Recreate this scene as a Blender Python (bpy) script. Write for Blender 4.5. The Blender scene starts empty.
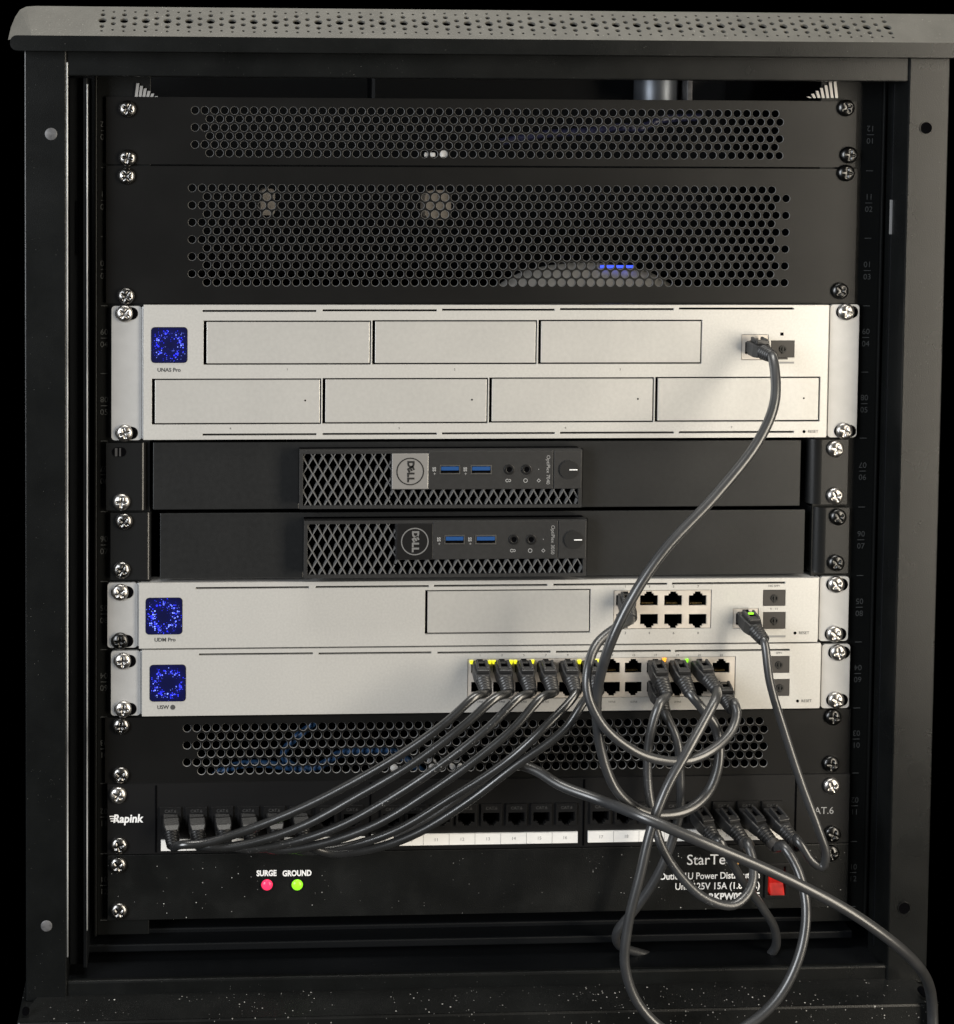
import bpy, bmesh, math, random
from mathutils import Vector, Matrix
random.seed(7)
C = bpy.context.scene
COL = C.collection
# ------------------------------------------------------------------ camera
W_, H_ = 954, 1024
FPX = 1543.21
CP = (-0.1821, 0.2738, 0.9769, -0.0465, 0.0463, 0.0058)
PPX, PPY = 477 - 202.0, 512 - 322.5
def cam_axes():
    pi, ya, ro = CP[3:]
    cp, sp, cy, sy, cr, sr = math.cos(pi), math.sin(pi), math.cos(ya), math.sin(ya), math.cos(ro), math.sin(ro)
    f = Vector((sy*cp, cy*cp, sp)); r = Vector((cy, -sy, 0)); u = r.cross(f)
    return cr*r + sr*u, -sr*r + cr*u, f
CR, CU, CF = cam_axes()
CLOC = Vector((CP[0], -CP[2], CP[1]))
cd = bpy.data.cameras.new('camera'); cam = bpy.data.objects.new('camera', cd); COL.objects.link(cam)
cd.sensor_width = 36; cd.lens = FPX*36/1024; cd.shift_x = 202.0/1024; cd.shift_y = -322.5/1024
cd.clip_start = .01; cd.clip_end = 50
cam.matrix_world = Matrix(((CR.x, CU.x, -CF.x, CLOC.x), (CR.y, CU.y, -CF.y, CLOC.y), (CR.z, CU.z, -CF.z, CLOC.z), (0, 0, 0, 1)))
C.camera = cam
def P(px, py, y=0.0):
    """world point seen at a photo position on the vertical plane at depth y"""
    d = CF*FPX + CR*(px-PPX) - CU*(py-PPY)
    t = (y - CLOC.y)/d.y
    return CLOC + d*t
def X(px, py, y=0.0): return P(px, py, y).x
def Z(px, py, y=0.0): return P(px, py, y).z
def RC(px0, py0, px1, py1, y=0.0):
    """axis-aligned rectangle x0,x1,z0,z1; py0 / py1 are means of left and right readings"""
    pm, qm = (px0+px1)/2, (py0+py1)/2
    return X(px0, qm, y), X(px1, qm, y), Z(pm, py1, y), Z(pm, py0, y)

# ------------------------------------------------------------------ materials
def mat(name, col, rough=.5, metal=0., spec=.5, noise=None, bump=None, emit=None, es=0, specks=None, coat=0, rvar=0):
    m = bpy.data.materials.new(name); m.use_nodes = True
    nt = m.node_tree; N = nt.nodes; L = nt.links; b = N['Principled BSDF']
    b.inputs['Base Color'].default_value = (*col, 1); b.inputs['Roughness'].default_value = rough
    b.inputs['Metallic'].default_value = metal; b.inputs['Specular IOR Level'].default_value = spec
    b.inputs['Coat Weight'].default_value = coat
    tc = N.new('ShaderNodeTexCoord'); src = None
    def nz(scale, detail=3):
        n = N.new('ShaderNodeTexNoise'); n.inputs['Scale'].default_value = scale; n.inputs['Detail'].default_value = detail
        L.new(tc.outputs['Object'], n.inputs['Vector']); return n
    if noise:
        sc, amt = noise
        n = nz(sc, 5); r = N.new('ShaderNodeMapRange'); L.new(n.outputs['Fac'], r.inputs['Value'])
        r.inputs['From Min'].default_value = .3; r.inputs['From Max'].default_value = .7
        r.inputs['To Min'].default_value = 1-amt; r.inputs['To Max'].default_value = 1+amt
        mx = N.new('ShaderNodeVectorMath'); mx.operation = 'SCALE'; mx.inputs[0].default_value = col
        L.new(r.outputs[0], mx.inputs['Scale']); src = mx.outputs[0]
    if specks:
        sc, thr, scol, patch = specks      # dust grains: small cells, thinned by a broad patchy mask
        v = N.new('ShaderNodeTexVoronoi'); v.inputs['Scale'].default_value = sc; L.new(tc.outputs['Object'], v.inputs['Vector'])
        sp = N.new('ShaderNodeSeparateColor'); L.new(v.outputs['Color'], sp.inputs[0])
        sz = N.new('ShaderNodeMath'); sz.operation = 'POWER'; L.new(sp.outputs[0], sz.inputs[0]); sz.inputs[1].default_value = 8
        s2 = N.new('ShaderNodeMath'); s2.operation = 'MULTIPLY'; L.new(sz.outputs[0], s2.inputs[0]); s2.inputs[1].default_value = thr
        lt = N.new('ShaderNodeMath'); lt.operation = 'LESS_THAN'; L.new(v.outputs['Distance'], lt.inputs[0]); L.new(s2.outputs[0], lt.inputs[1])
        n = nz(patch, 4); g = N.new('ShaderNodeMapRange'); L.new(n.outputs['Fac'], g.inputs['Value'])
        g.inputs['From Min'].default_value = .42; g.inputs['From Max'].default_value = .62
        ml = N.new('ShaderNodeMath'); ml.operation = 'MULTIPLY'; L.new(lt.outputs[0], ml.inputs[0]); L.new(g.outputs[0], ml.inputs[1])
        n3 = nz(patch*5, 8); g3 = N.new('ShaderNodeMapRange'); L.new(n3.outputs['Fac'], g3.inputs['Value'])
        g3.inputs['From Min'].default_value = .52; g3.inputs['From Max'].default_value = .95; g3.inputs['To Max'].default_value = .009
        ad = N.new('ShaderNodeMath'); ad.operation = 'ADD'; ad.use_clamp = True; L.new(ml.outputs[0], ad.inputs[0]); L.new(g3.outputs[0], ad.inputs[1])
        mix = N.new('ShaderNodeMix'); mix.data_type = 'RGBA'
        L.new(ad.outputs[0], mix.inputs['Factor'])
        if src: L.new(src, mix.inputs['A'])
        else: mix.inputs['A'].default_value = (*col, 1)
        mix.inputs['B'].default_value = (*scol, 1); src = mix.outputs['Result']
    if src: L.new(src, b.inputs['Base Color'])
    if rvar:
        n = nz(22, 6); r = N.new('ShaderNodeMapRange'); L.new(n.outputs['Fac'], r.inputs['Value'])
        r.inputs['From Min'].default_value = .3; r.inputs['From Max'].default_value = .7
        r.inputs['To Min'].default_value = rough-rvar; r.inputs['To Max'].default_value = rough+rvar
        L.new(r.outputs[0], b.inputs['Roughness'])
    if bump:
        sc, st = bump
        n = nz(sc, 2); bp = N.new('ShaderNodeBump'); bp.inputs['Strength'].default_value = st; bp.inputs['Distance'].default_value = .001
        L.new(n.outputs['Fac'], bp.inputs['Height']); L.new(bp.outputs[0], b.inputs['Normal'])
    if emit:
        b.inputs['Emission Color'].default_value = (*emit, 1); b.inputs['Emission Strength'].default_value = es
    return m
DUST = (.42, .41, .38)
M = {}
M['powder'] = mat('black_powder_coat', (.0060, .0066, .0067), .29, spec=.33, bump=(1400, 0.09), noise=(40, .2), specks=(900, .14, (.2, .2, .19), 30), rvar=.04)
M['cap'] = mat('textured_cabinet_paint', (.098, .095, .085), .5, bump=(1100, 0.18), noise=(60, .12), specks=(900, .3, (.35, .34, .3), 40))  # cabinet paint lightened: overhead light on the slope is put into the colour
M['dusty'] = mat('dusty_black_paint', (.0065, .007, .007), .36, spec=.38, bump=(1200, 0.09), noise=(30, .3), specks=(640, .36, (.50, .49, .47), 22))
M['inner'] = mat('inner_black_paint', (.0035, .0042, .0052), .5, spec=.2, bump=(900, 0.06), specks=(700, .12, (.12, .12, .12), 30))
M['rail'] = mat('rail_black_paint', (.0045, .005, .005), .45, spec=.25, bump=(900, 0.06))
M['vent'] = mat('vent_panel_paint', (.0072, .0072, .0072), .33, spec=.32, bump=(1500, 0.036), noise=(30, .1), rvar=.02)
M['shelf'] = mat('shelf_panel_paint', (.0165, .017, .0175), .35, spec=.42, bump=(1600, 0.06), noise=(300, .1), rvar=.03)
M['silver'] = mat('satin_silver_paint', (.63, .62, .595), .36, .35, noise=(700, .05), bump=(1500, 0.036), rvar=.03)
M['door'] = mat('brushed_silver_paint', (.62, .61, .585), .34, .4, noise=(400, .035), bump=(1200, 0.045), rvar=.03)
M['ear'] = mat('zinc_grey_metal', (.45, .45, .45), .38, .2, noise=(120, .04), bump=(900, 0.03))
M['gap'] = mat('dark_recess', (.0025, .0025, .003), .9, spec=.0)
M['earpaint'] = mat('glossy_black_bracket', (.011, .0115, .012), .27, spec=.6)
M['edge'] = mat('bare_metal_edge', (.50, .51, .51), .35, .5, noise=(14, .6))  # pale colour standing for light caught along the black edges
M['plastic'] = mat('black_plastic', (.0095, .0095, .01), .36, spec=.36, bump=(1000, 0.045))
M['pc'] = mat('mini_pc_plastic', (.024, .024, .0245), .4, bump=(1600, 0.06), noise=(400, .1))
M['grille'] = mat('grille_plastic', (.15, .15, .15), .25)
M['boot'] = mat('plug_rubber', (.026, .026, .027), .38, bump=(700, 0.09))
M['cable'] = mat('cable_jacket', (.036, .037, .039), .33, spec=.95, bump=(300, 0.024), noise=(90, .15), rvar=.04)
M['print'] = mat('cable_jacket_printed', (.036, .037, .039), .35, spec=.95, bump=(500, 0.045), specks=(1500, .5, (.35, .35, .35), 60))
M['darkcable'] = mat('dark_cable_jacket', (.017, .0175, .018), .27, spec=1.0, bump=(300, .03), noise=(90, .15), rvar=.04)
M['darkprinted'] = mat('dark_cable_jacket_printed', (.017, .0175, .018), .28, spec=1.0, specks=(1500, .5, (.35, .35, .35), 60))
M['nickel'] = mat('nickel_screw', (.48, .465, .45), .33, 1.0, bump=(700, 0.036))
M['blackscrew'] = mat('black_screw', (.07, .07, .07), .30, 1.0, bump=(700, 0.03))  # screw metal darkened: shadow on the screws is put into the colour
M['gold'] = mat('gold_contact', (.75, .55, .25), .3, 1.)
M['shield'] = mat('port_shield', (.72, .66, .59), .35, .3, noise=(90, .1))
M['sfp'] = mat('dark_grey_plug', (.040, .036, .033), .5)
M['knob'] = mat('knob_plastic', (.022, .022, .022), .3)
M['usbblue'] = mat('usb_blue', (.010, .060, .20), .4)
M['steel'] = mat('steel_shell', (.6, .6, .6), .3, 1.)
M['white'] = mat('white_print', (.95, .95, .95), .6)
M['greyprint'] = mat('grey_print', (.30, .30, .30), .6)
M['badgering'] = mat('badge_grey', (.16, .16, .16), .4)
M['boltgrey'] = mat('grey_bolt', (.10, .10, .105), .5, noise=(300, .4))
M['fan'] = mat('fan_motor_metal', (.16, .175, .20), .42, .7)
M['rim'] = mat('punched_hole_edge', (.45, .45, .45), .3, .5)
M['orange'] = mat('orange_print', (.75, .38, .10), .6)
M['railprint'] = mat('rail_print', (.06, .063, .063), .6)
M['darkprint'] = mat('dark_print', (.06, .06, .06), .6)
M['paper'] = mat('paper_label', (.88, .87, .85), .7, noise=(60, .04))
M['badge'] = mat('badge_silver', (.36, .35, .34), .35, .5)
M['blackprint'] = mat('black_print', (.01, .01, .01), .5)
M['bluecable'] = mat('blue_cable', (.018, .060, .150), .4)
M['violetcable'] = mat('violet_cable', (.020, .022, .055), .4)
M['pale'] = mat('pale_plastic', (.55, .53, .50), .5)
M['tan'] = mat('beige_plastic', (.22, .19, .155), .5)
M['led_red'] = mat('led_red', (.5, .02, .06), .3, emit=(1, .03, .10), es=1.3)
M['led_green'] = mat('led_green', (.2, .5, .02), .3, emit=(.28, .95, .02), es=1.0)
M['led_lime'] = mat('led_lime', (.5, .6, .02), .3, emit=(1, .95, .03), es=1.0)
M['led_amber'] = mat('led_amber', (.6, .3, .02), .3, emit=(1, .42, .04), es=1.2)
M['led_blue'] = mat('led_blue', (.05, .08, .5), .3, emit=(.05, .1, 1), es=1.5)
M['rocker'] = mat('rocker_red', (.22, .006, .006), .25, emit=(1, .02, .01), es=.16, coat=.5)
nt_ = M['rocker'].node_tree; nz_ = nt_.nodes.new('ShaderNodeTexNoise'); nz_.inputs['Scale'].default_value = 110
tc_ = nt_.nodes.new('ShaderNodeTexCoord'); nt_.links.new(tc_.outputs['Object'], nz_.inputs['Vector'])
mr_ = nt_.nodes.new('ShaderNodeMapRange'); mr_.inputs['From Min'].default_value = .35; mr_.inputs['From Max'].default_value = .7; mr_.inputs['To Min'].default_value = .1; mr_.inputs['To Max'].default_value = .6
nt_.links.new(nz_.outputs['Fac'], mr_.inputs['Value']); nt_.links.new(mr_.outputs[0], nt_.nodes['Principled BSDF'].inputs['Emission Strength'])
def screen_mat(name, seed, r0, r1, dense):
    m = bpy.data.materials.new(name); m.use_nodes = True; nt = m.node_tree; N = nt.nodes; L = nt.links; b = N['Principled BSDF']
    b.inputs['Base Color'].default_value = (.004, .005, .02, 1); b.inputs['Roughness'].default_value = .3
    tc = N.new('ShaderNodeTexCoord'); mp = N.new('ShaderNodeMapping'); mp.inputs['Location'].default_value = (seed, 0, seed*.7)
    L.new(tc.outputs['Object'], mp.inputs['Vector'])
    def M2(op, a, bb=None, c=None):
        n = N.new('ShaderNodeMath'); n.operation = op
        for i, v in enumerate((a, bb, c)):
            if v is None: continue
            if hasattr(v, 'links') or hasattr(v, 'is_linked'): L.new(v, n.inputs[i])
            else: n.inputs[i].default_value = v
        return n.outputs[0]
    v = N.new('ShaderNodeTexVoronoi'); v.inputs['Scale'].default_value = 900; v.voronoi_dimensions = '3D'; L.new(mp.outputs[0], v.inputs['Vector'])
    sc = N.new('ShaderNodeSeparateColor'); L.new(v.outputs['Color'], sc.inputs[0])
    ln = N.new('ShaderNodeVectorMath'); ln.operation = 'LENGTH'; L.new(tc.outputs['Object'], ln.inputs[0])
    ring = M2('ABSOLUTE', M2('SUBTRACT', ln.outputs['Value'], r0))
    ringf = M2('MAXIMUM', M2('SUBTRACT', 1.0, M2('DIVIDE', ring, r1)), 0.06)
    size = M2('MULTIPLY', M2('MULTIPLY', ringf, dense), sc.outputs[0])
    dot = M2('LESS_THAN', v.outputs['Distance'], size)
    n2 = N.new('ShaderNodeTexNoise'); n2.inputs['Scale'].default_value = 160; L.new(mp.outputs[0], n2.inputs['Vector'])
    glow = M2('MULTIPLY', M2('MULTIPLY', ringf, n2.outputs['Fac']), .12)
    st = M2('ADD', M2('MULTIPLY', dot, M2('ADD', M2('MULTIPLY', sc.outputs[1], 2.6), .3)), M2('ADD', glow, .035))
    mix = N.new('ShaderNodeMix'); mix.data_type = 'RGBA'; L.new(M2('MULTIPLY', dot, M2('POWER', sc.outputs[2], 3.0)), mix.inputs['Factor'])
    mix.inputs['A'].default_value = (.015, .02, .75, 1); mix.inputs['B'].default_value = (.25, .35, 1, 1)
    L.new(mix.outputs['Result'], b.inputs['Emission Color']); L.new(st, b.inputs['Emission Strength'])
    return m

# ------------------------------------------------------------------ mesh builder
ORG = {}
class MB:
    def __init__(s): s.v = []; s.f = []; s.sm = []; s.mi = {}; s.T = None
    def add(s, vs, fs, smooth=False):
        o = len(s.v)
        for p in vs:
            p = Vector(p); s.v.append(s.T @ p if s.T else p)
        for f in fs: s.f.append([o+i for i in f]); s.sm.append(smooth)
    def box(s, x0, x1, y0, y1, z0, z1):
        if x1 < x0: x0, x1 = x1, x0
        if y1 < y0: y0, y1 = y1, y0
        if z1 < z0: z0, z1 = z1, z0
        s.add([(x0,y0,z0),(x1,y0,z0),(x1,y1,z0),(x0,y1,z0),(x0,y0,z1),(x1,y0,z1),(x1,y1,z1),(x0,y1,z1)],
              [(0,3,2,1),(4,5,6,7),(0,1,5,4),(1,2,6,5),(2,3,7,6),(3,0,4,7)])
    def prism(s, outline, y0, y1, smooth=False):      # outline in (x,z)
        n = len(outline)
        a = sum(outline[i][0]*outline[(i+1) % n][1]-outline[(i+1) % n][0]*outline[i][1] for i in range(n))
        if a < 0: outline = outline[::-1]
        vs = [(x, y0, z) for x, z in outline]+[(x, y1, z) for x, z in outline]
        s.add(vs, [list(range(n)), list(range(2*n-1, n-1, -1))])
        s.add(vs, [(i, i+n, (i+1) % n+n, (i+1) % n) for i in range(n)], smooth)
    def rrect(s, x0, x1, z0, z1, r, y0, y1, n=5):
        o = []
        for cx, cz, a in ((x1-r, z1-r, 0), (x0+r, z1-r, 90), (x0+r, z0+r, 180), (x1-r, z0+r, 270)):
            for i in range(n+1):
                t = math.radians(a+90*i/n); o.append((cx+r*math.cos(t), cz+r*math.sin(t)))
        s.prism(o, y0, y1)
    def disc(s, x, z, r, y0, y1, n=24):
        s.prism([(x+r*math.cos(2*math.pi*i/n), z+r*math.sin(2*math.pi*i/n)) for i in range(n)], y0, y1, True)
    def ring(s, x, z, ro, ri, y0, y1, n=32):
        vs = []
        for i in range(n):
            c, q = math.cos(2*math.pi*i/n), math.sin(2*math.pi*i/n)
            vs += [(x+ro*c, y0, z+ro*q), (x+ri*c, y0, z+ri*q), (x+ri*c, y1, z+ri*q), (x+ro*c, y1, z+ro*q)]
        fs = []
        for i in range(n):
            a, b = 4*i, 4*((i+1) % n)
            for k in range(4): fs.append((a+k, b+k, b+(k+1) % 4, a+(k+1) % 4))
        s.add(vs, fs)
    def dome(s, x, z, r, y, h, n=16, m=5):
        vs = []; fs = []
        for j in range(m):
            t = j/m*math.pi/2
            for i in range(n):
                a = 2*math.pi*i/n; vs.append((x+r*math.cos(t)*math.cos(a), y-h*math.sin(t), z+r*math.cos(t)*math.sin(a)))
        vs.append((x, y-h, z))
        for j in range(m-1):
            for i in range(n): fs.append((j*n+i, j*n+(i+1) % n, (j+1)*n+(i+1) % n, (j+1)*n+i))
        for i in range(n): fs.append(((m-1)*n+i, (m-1)*n+(i+1) % n, m*n))
        s.add(vs, fs, True)
    def plate(s, x0, x1, z0, z1, holes, y0, y1):
        """flat plate with rectangular openings"""
        xs = sorted(set([x0, x1]+[min(max(h[i], x0), x1) for h in holes for i in (0, 1)]))
        zs = sorted(set([z0, z1]+[min(max(h[i], z0), z1) for h in holes for i in (2, 3)]))
        def uniq(a):
            o = [a[0]]
            for q in a[1:]:
                if q-o[-1] > 1e-6: o.append(q)
            return o
        xs, zs = uniq(xs), uniq(zs)
        nx, nz = len(xs), len(zs)
        fill = [[not any(h[0]-1e-6 <= (xs[i]+xs[i+1])/2 <= h[1]+1e-6 and h[2]-1e-6 <= (zs[j]+zs[j+1])/2 <= h[3]+1e-6 for h in holes) for j in range(nz-1)] for i in range(nx-1)]
        vs = [(x, y0, z) for x in xs for z in zs]+[(x, y1, z) for x in xs for z in zs]
        I = lambda i, j, b=0: b*nx*nz+i*nz+j
        F = lambda i, j: 0 <= i < nx-1 and 0 <= j < nz-1 and fill[i][j]
        fs = []
        for i in range(nx-1):
            for j in range(nz-1):
                if not F(i, j): continue
                fs.append((I(i, j), I(i+1, j), I(i+1, j+1), I(i, j+1)))
                fs.append((I(i, j, 1), I(i, j+1, 1), I(i+1, j+1, 1), I(i+1, j, 1)))
                if not F(i-1, j): fs.append((I(i, j), I(i, j+1), I(i, j+1, 1), I(i, j, 1)))
                if not F(i+1, j): fs.append((I(i+1, j), I(i+1, j, 1), I(i+1, j+1, 1), I(i+1, j+1)))
                if not F(i, j-1): fs.append((I(i, j), I(i, j, 1), I(i+1, j, 1), I(i+1, j)))
                if not F(i, j+1): fs.append((I(i, j+1), I(i+1, j+1), I(i+1, j+1, 1), I(i, j+1, 1)))
        s.add(vs, fs)
    def quad(s, x0, x1, z0, z1, y):
        if x1-x0 > 1e-6 and z1-z0 > 1e-6: s.add([(x0, y, z0), (x1, y, z0), (x1, y, z1), (x0, y, z1)], [(0, 1, 2, 3)])
    def cell(s, x0, x1, z0, z1, r, y, t, n=16, rim=False):
        cx, cz, hw, hh = (x0+x1)/2, (z0+z1)/2, (x1-x0)/2, (z1-z0)/2
        vs = []
        for i in range(n):
            a = 2*math.pi*i/n; c, q = math.cos(a), math.sin(a); k = 1/max(abs(c), abs(q))
            ri = r*.92
            vs += [(cx+hw*c*k, y, cz+hh*q*k), (cx+r*c, y, cz+r*q), (cx+ri*c, y+t*.3, cz+ri*q), (cx+ri*c, y+t, cz+ri*q)]
        fs = []
        for i in range(n):
            a, b = 4*i, 4*((i+1) % n)
            fs.append((a, b, b+1, a+1)); fs.append((a+1, b+1, b+2, a+2)); fs.append((a+2, b+2, b+3, a+3))
            if rim: s.mi[len(s.f)+3*i+1] = 1
        s.add(vs, fs)
    def tube(s, pts, r, n=12, cap=True, step=.003, straight=False):
        pts = [Vector(p) for p in pts]
        path = []
        if straight: path = pts; rr = r if isinstance(r, (list, tuple)) else [r]*len(pts)
        else:
            q = [2*pts[0]-pts[1]]+pts+[2*pts[-1]-pts[-2]]
            for i in range(1, len(q)-2):
                a, b, c, d = q[i-1:i+3]; k = max(2, int((c-b).length/step))
                def kn(u, v): return max((v-u).length, 1e-6)**.5
                t0 = 0; t1 = t0+kn(a, b); t2 = t1+kn(b, c); t3 = t2+kn(c, d)
                for j in range(k):
                    t = t1+(t2-t1)*j/k
                    A1 = a*((t1-t)/(t1-t0))+b*((t-t0)/(t1-t0)); A2 = b*((t2-t)/(t2-t1))+c*((t-t1)/(t2-t1)); A3 = c*((t3-t)/(t3-t2))+d*((t-t2)/(t3-t2))
                    B1 = A1*((t2-t)/(t2-t0))+A2*((t-t0)/(t2-t0)); B2 = A2*((t3-t)/(t3-t1))+A3*((t-t1)/(t3-t1))
                    path.append(B1*((t2-t)/(t2-t1))+B2*((t-t1)/(t2-t1)))
            path.append(pts[-1]); rr = [r]*len(path)
        vs = []; nrm = None
        for i, p in enumerate(path):
            d = (path[min(i+1, len(path)-1)]-path[max(i-1, 0)])
            if d.length < 1e-9: d = Vector((0, 0, 1))
            d.normalize()
            if nrm is None: nrm = d.orthogonal().normalized()
            else:
                nrm = nrm-d*nrm.dot(d)
                nrm = nrm.normalized() if nrm.length > 1e-6 else d.orthogonal().normalized()
            bn = d.cross(nrm)
            for k in range(n):
                a = 2*math.pi*k/n; vs.append(p+(nrm*math.cos(a)+bn*math.sin(a))*rr[i])
        m = len(path); fs = []
        for i in range(m-1):
            for k in range(n): fs.append((i*n+k, i*n+(k+1) % n, (i+1)*n+(k+1) % n, (i+1)*n+k))
        s.add(vs, fs, True)
        if cap: s.add([vs[k] for k in range(n)]+[vs[(m-1)*n+k] for k in range(n)], [list(range(n-1, -1, -1)), list(range(n, 2*n))])
    def text(s, body, x, z, y, size, rot=0, align='CENTER', bold=0, shear=0, xs=1):
        cu = bpy.data.curves.new('t', 'FONT'); cu.body = body; cu.size = size; cu.align_x = align; cu.align_y = 'CENTER'
        cu.shear = shear; cu.offset = bold; cu.resolution_u = 3; cu.extrude = 0
        o = bpy.data.objects.new('t', cu); COL.objects.link(o)
        dg = bpy.context.evaluated_depsgraph_get(); me = bpy.data.meshes.new_from_object(o.evaluated_get(dg))
        T = Matrix.Translation((x, y, z)) @ Matrix.Rotation(math.radians(90), 4, 'X') @ Matrix.Rotation(math.radians(rot), 4, 'Z') @ Matrix.Diagonal((xs, 1, 1, 1))
        s.add([T @ v.co for v in me.vertices], [list(p.vertices) for p in me.polygons])
        bpy.data.objects.remove(o); bpy.data.meshes.remove(me); bpy.data.curves.remove(cu)
    def mesh(s, name, m, org=Vector((0, 0, 0))):
        me = bpy.data.meshes.new(name); me.from_pydata([v-org for v in s.v], [], s.f); me.materials.append(m)
        for p, q in zip(me.polygons, s.sm): p.use_smooth = q
        me.update(); return me
    def build(s, name, m, parent=None, bevel=0, at=None, seg=2):
        if parent is not None: pw = ORG[parent.name]
        else: pw = Vector((0, 0, 0))
        org = Vector(at) if at is not None else (pw if parent is not None else Vector((0, 0, 0)))
        o = bpy.data.objects.new(name, s.mesh(name, m, org)); COL.objects.link(o)
        if parent is not None: o.parent = parent
        o.location = org-pw; ORG[o.name] = org
        if bevel:
            b = o.modifiers.new('bevel', 'BEVEL'); b.width = bevel; b.segments = seg; b.limit_method = 'ANGLE'; b.angle_limit = math.radians(40)
        return o
def thing(name, loc, label, cat, group=None):
    o = bpy.data.objects.new(name, None); COL.objects.link(o); o.location = loc; o.empty_display_size = .02
    o['label'] = label; o['category'] = cat
    if group: o['group'] = group
    ORG[o.name] = Vector(loc); return o
def put(name, me, loc, parent, rot=0):
    o = bpy.data.objects.new(name, me); COL.objects.link(o); o.parent = parent
    o.location = Vector(loc)-ORG[parent.name]; o.rotation_euler = (0, rot, 0); ORG[o.name] = Vector(loc); return o

# ------------------------------------------------------------------ screws (mesh data shared by every copy)
def screw_mesh(m, name):
    b = MB(); R, Hh, n, k = .0054, .0030, 40, 14
    vs = []
    for j in range(k+1):
        r = R*j/k
        for i in range(n):
            a = 2*math.pi*i/n; x, z = r*math.cos(a), r*math.sin(a)
            h = Hh*math.sqrt(max(0, 1-(r/R)**2*.93))
            w = .00062; arm = .0031
            if (abs(x) < w+.0002 and abs(z) < arm) or (abs(z) < w+.0002 and abs(x) < arm): h -= .0016*(1-.45*r/arm)
            vs.append((x, -h, z))
    for i in range(n):
        a = 2*math.pi*i/n; vs.append((R*math.cos(a), .0005, R*math.sin(a)))
    fs = [(j*n+i, (j+1)*n+i, (j+1)*n+(i+1) % n, j*n+(i+1) % n) for j in range(k+1) for i in range(n)]
    b.add(vs, fs, True)
    return b.mesh(name, m)
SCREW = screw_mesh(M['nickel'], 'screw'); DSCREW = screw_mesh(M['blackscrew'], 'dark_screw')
M['gun'] = mat('worn_screw', (.24, .235, .23), .27, 1.0, bump=(700, .1)); GSCREW = screw_mesh(M['gun'], 'worn_screw')  # mid-grey metal, darker than nickel, for some left-hand screws
def screw(px, py, parent, y=-.003, dark=False):
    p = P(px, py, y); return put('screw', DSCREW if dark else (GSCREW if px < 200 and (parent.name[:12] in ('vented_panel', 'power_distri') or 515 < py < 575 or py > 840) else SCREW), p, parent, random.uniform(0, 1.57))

# ------------------------------------------------------------------ CABINET
YF = -.030
cab = thing('server_cabinet', (0, .2, Z(480, 1010, YF)), 'black wall rack cabinet with perforated top edge and open front holding all the gear', 'cabinet')
zt, zb = Z(480, 54, YF), Z(480, 986, YF)
xl0, xl1 = X(25, 500, YF), X(66.5, 500, YF)
xr0, xr1 = X(899, 500, YF), X(939, 500, YF)
m = MB(); m.box(xl0, xl1, YF, YF+.03, zb-.004, zt); lp = m.build('corner_post', M['powder'], cab, .0008)
m = MB(); m.box(xr0, xr1, YF, YF+.03, zb-.004, zt); rp = m.build('corner_post', M['powder'], cab, .0008)
m = MB(); m.box(xl1-.0001, xl1+.0009, YF+.0006, YF+.0024, Z(68, 958, YF), Z(68, 62, YF)); m.build('bare_edge', M['edge'], lp, .0003)  # added pale strip, a painted highlight along the post's inner edge
m = MB(); m.box(X(86.6, 500, -.018), X(86.6, 500, -.018)+.0008, -.0188, -.0178, Z(86, 930, -.018), Z(86, 84, -.018)); m.build('flange_edge', M['edge'], lp, .0002)  # second added strip, painted highlight on the flange
# bolts / holes on the posts
p = P(51, 134, YF); m = MB(); m.dome(p.x, p.z, .0038, YF, .0005); m.build('bolt', M['boltgrey'], lp)
p = P(46.5, 926, YF); m = MB(); m.dome(p.x, p.z, .0036, YF, .0005); m.build('bolt', M['boltgrey'], lp)
for q in ((926, 128), (904, 908)):
    p = P(*q, YF); m = MB(); m.disc(p.x, p.z, .0037, YF-.0002, YF+.002); h_ = m.build('bolt_hole', M['gap'], rp)
    m = MB(); m.ring(p.x, p.z, .0041, .0037, YF-.0005, YF+.001); m.build('hole_rim', M['powder'], h_)
# stepped inner flanges left and right
zi0, zi1 = Z(480, 962, YF+.01), Z(480, 80, YF+.01)
m = MB(); m.box(xl1+.0004, X(84, 500, -.012), -.014, -.012, zi0, zi1); m.box(X(84, 500, -.012), X(88, 500, -.012), -.018, .02, zi0, zi1)
fl = m.build('inner_flange', M['inner'], cab, .0005)
m = MB(); a = P(77, 228, -.014); m.rrect(a.x-.001, a.x+.001, a.z-.017, a.z+.017, .0009, -.0144, -.013); m.build('flange_slot', M['gap'], fl)
m = MB(); m.box(X(884, 500, -.008), xr0-.0004, -.010, -.008, zi0, zi1); fr = m.build('inner_flange', M['inner'], cab, .0005)
a = P(894, 217, -.010); m = MB(); m.box(a.x-.0025, a.x+.0025, -.0106, -.009, a.z-.011, a.z+.011); m.build('flange_clip', M['greyprint'], fr)
# top beam, bottom beam
m = MB(); m.box(xl1-.001, xr0+.001, YF+.0015, YF+.004, Z(480, 78.5, YF), Z(480, 54, YF)); m.box(xl1, xr0, YF+.004, YF+.02, Z(480, 78.5, YF), Z(480, 78.5, YF)+.0015); m.build('top_beam', M['powder'], cab, .0011)
m = MB(); m.box(xl1-.001, xr0+.001, YF+.0015, YF+.006, Z(480, 996, YF), Z(480, 975, YF)); m.build('bottom_beam', M['powder'], cab, .0013)
m = MB(); m.box(xl1+.01, xr0-.01, .0, .03, Z(480, 971, YF), Z(480, 938, 0.0)); m.build('inner_sill', M['inner'], cab, .0008)
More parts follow.
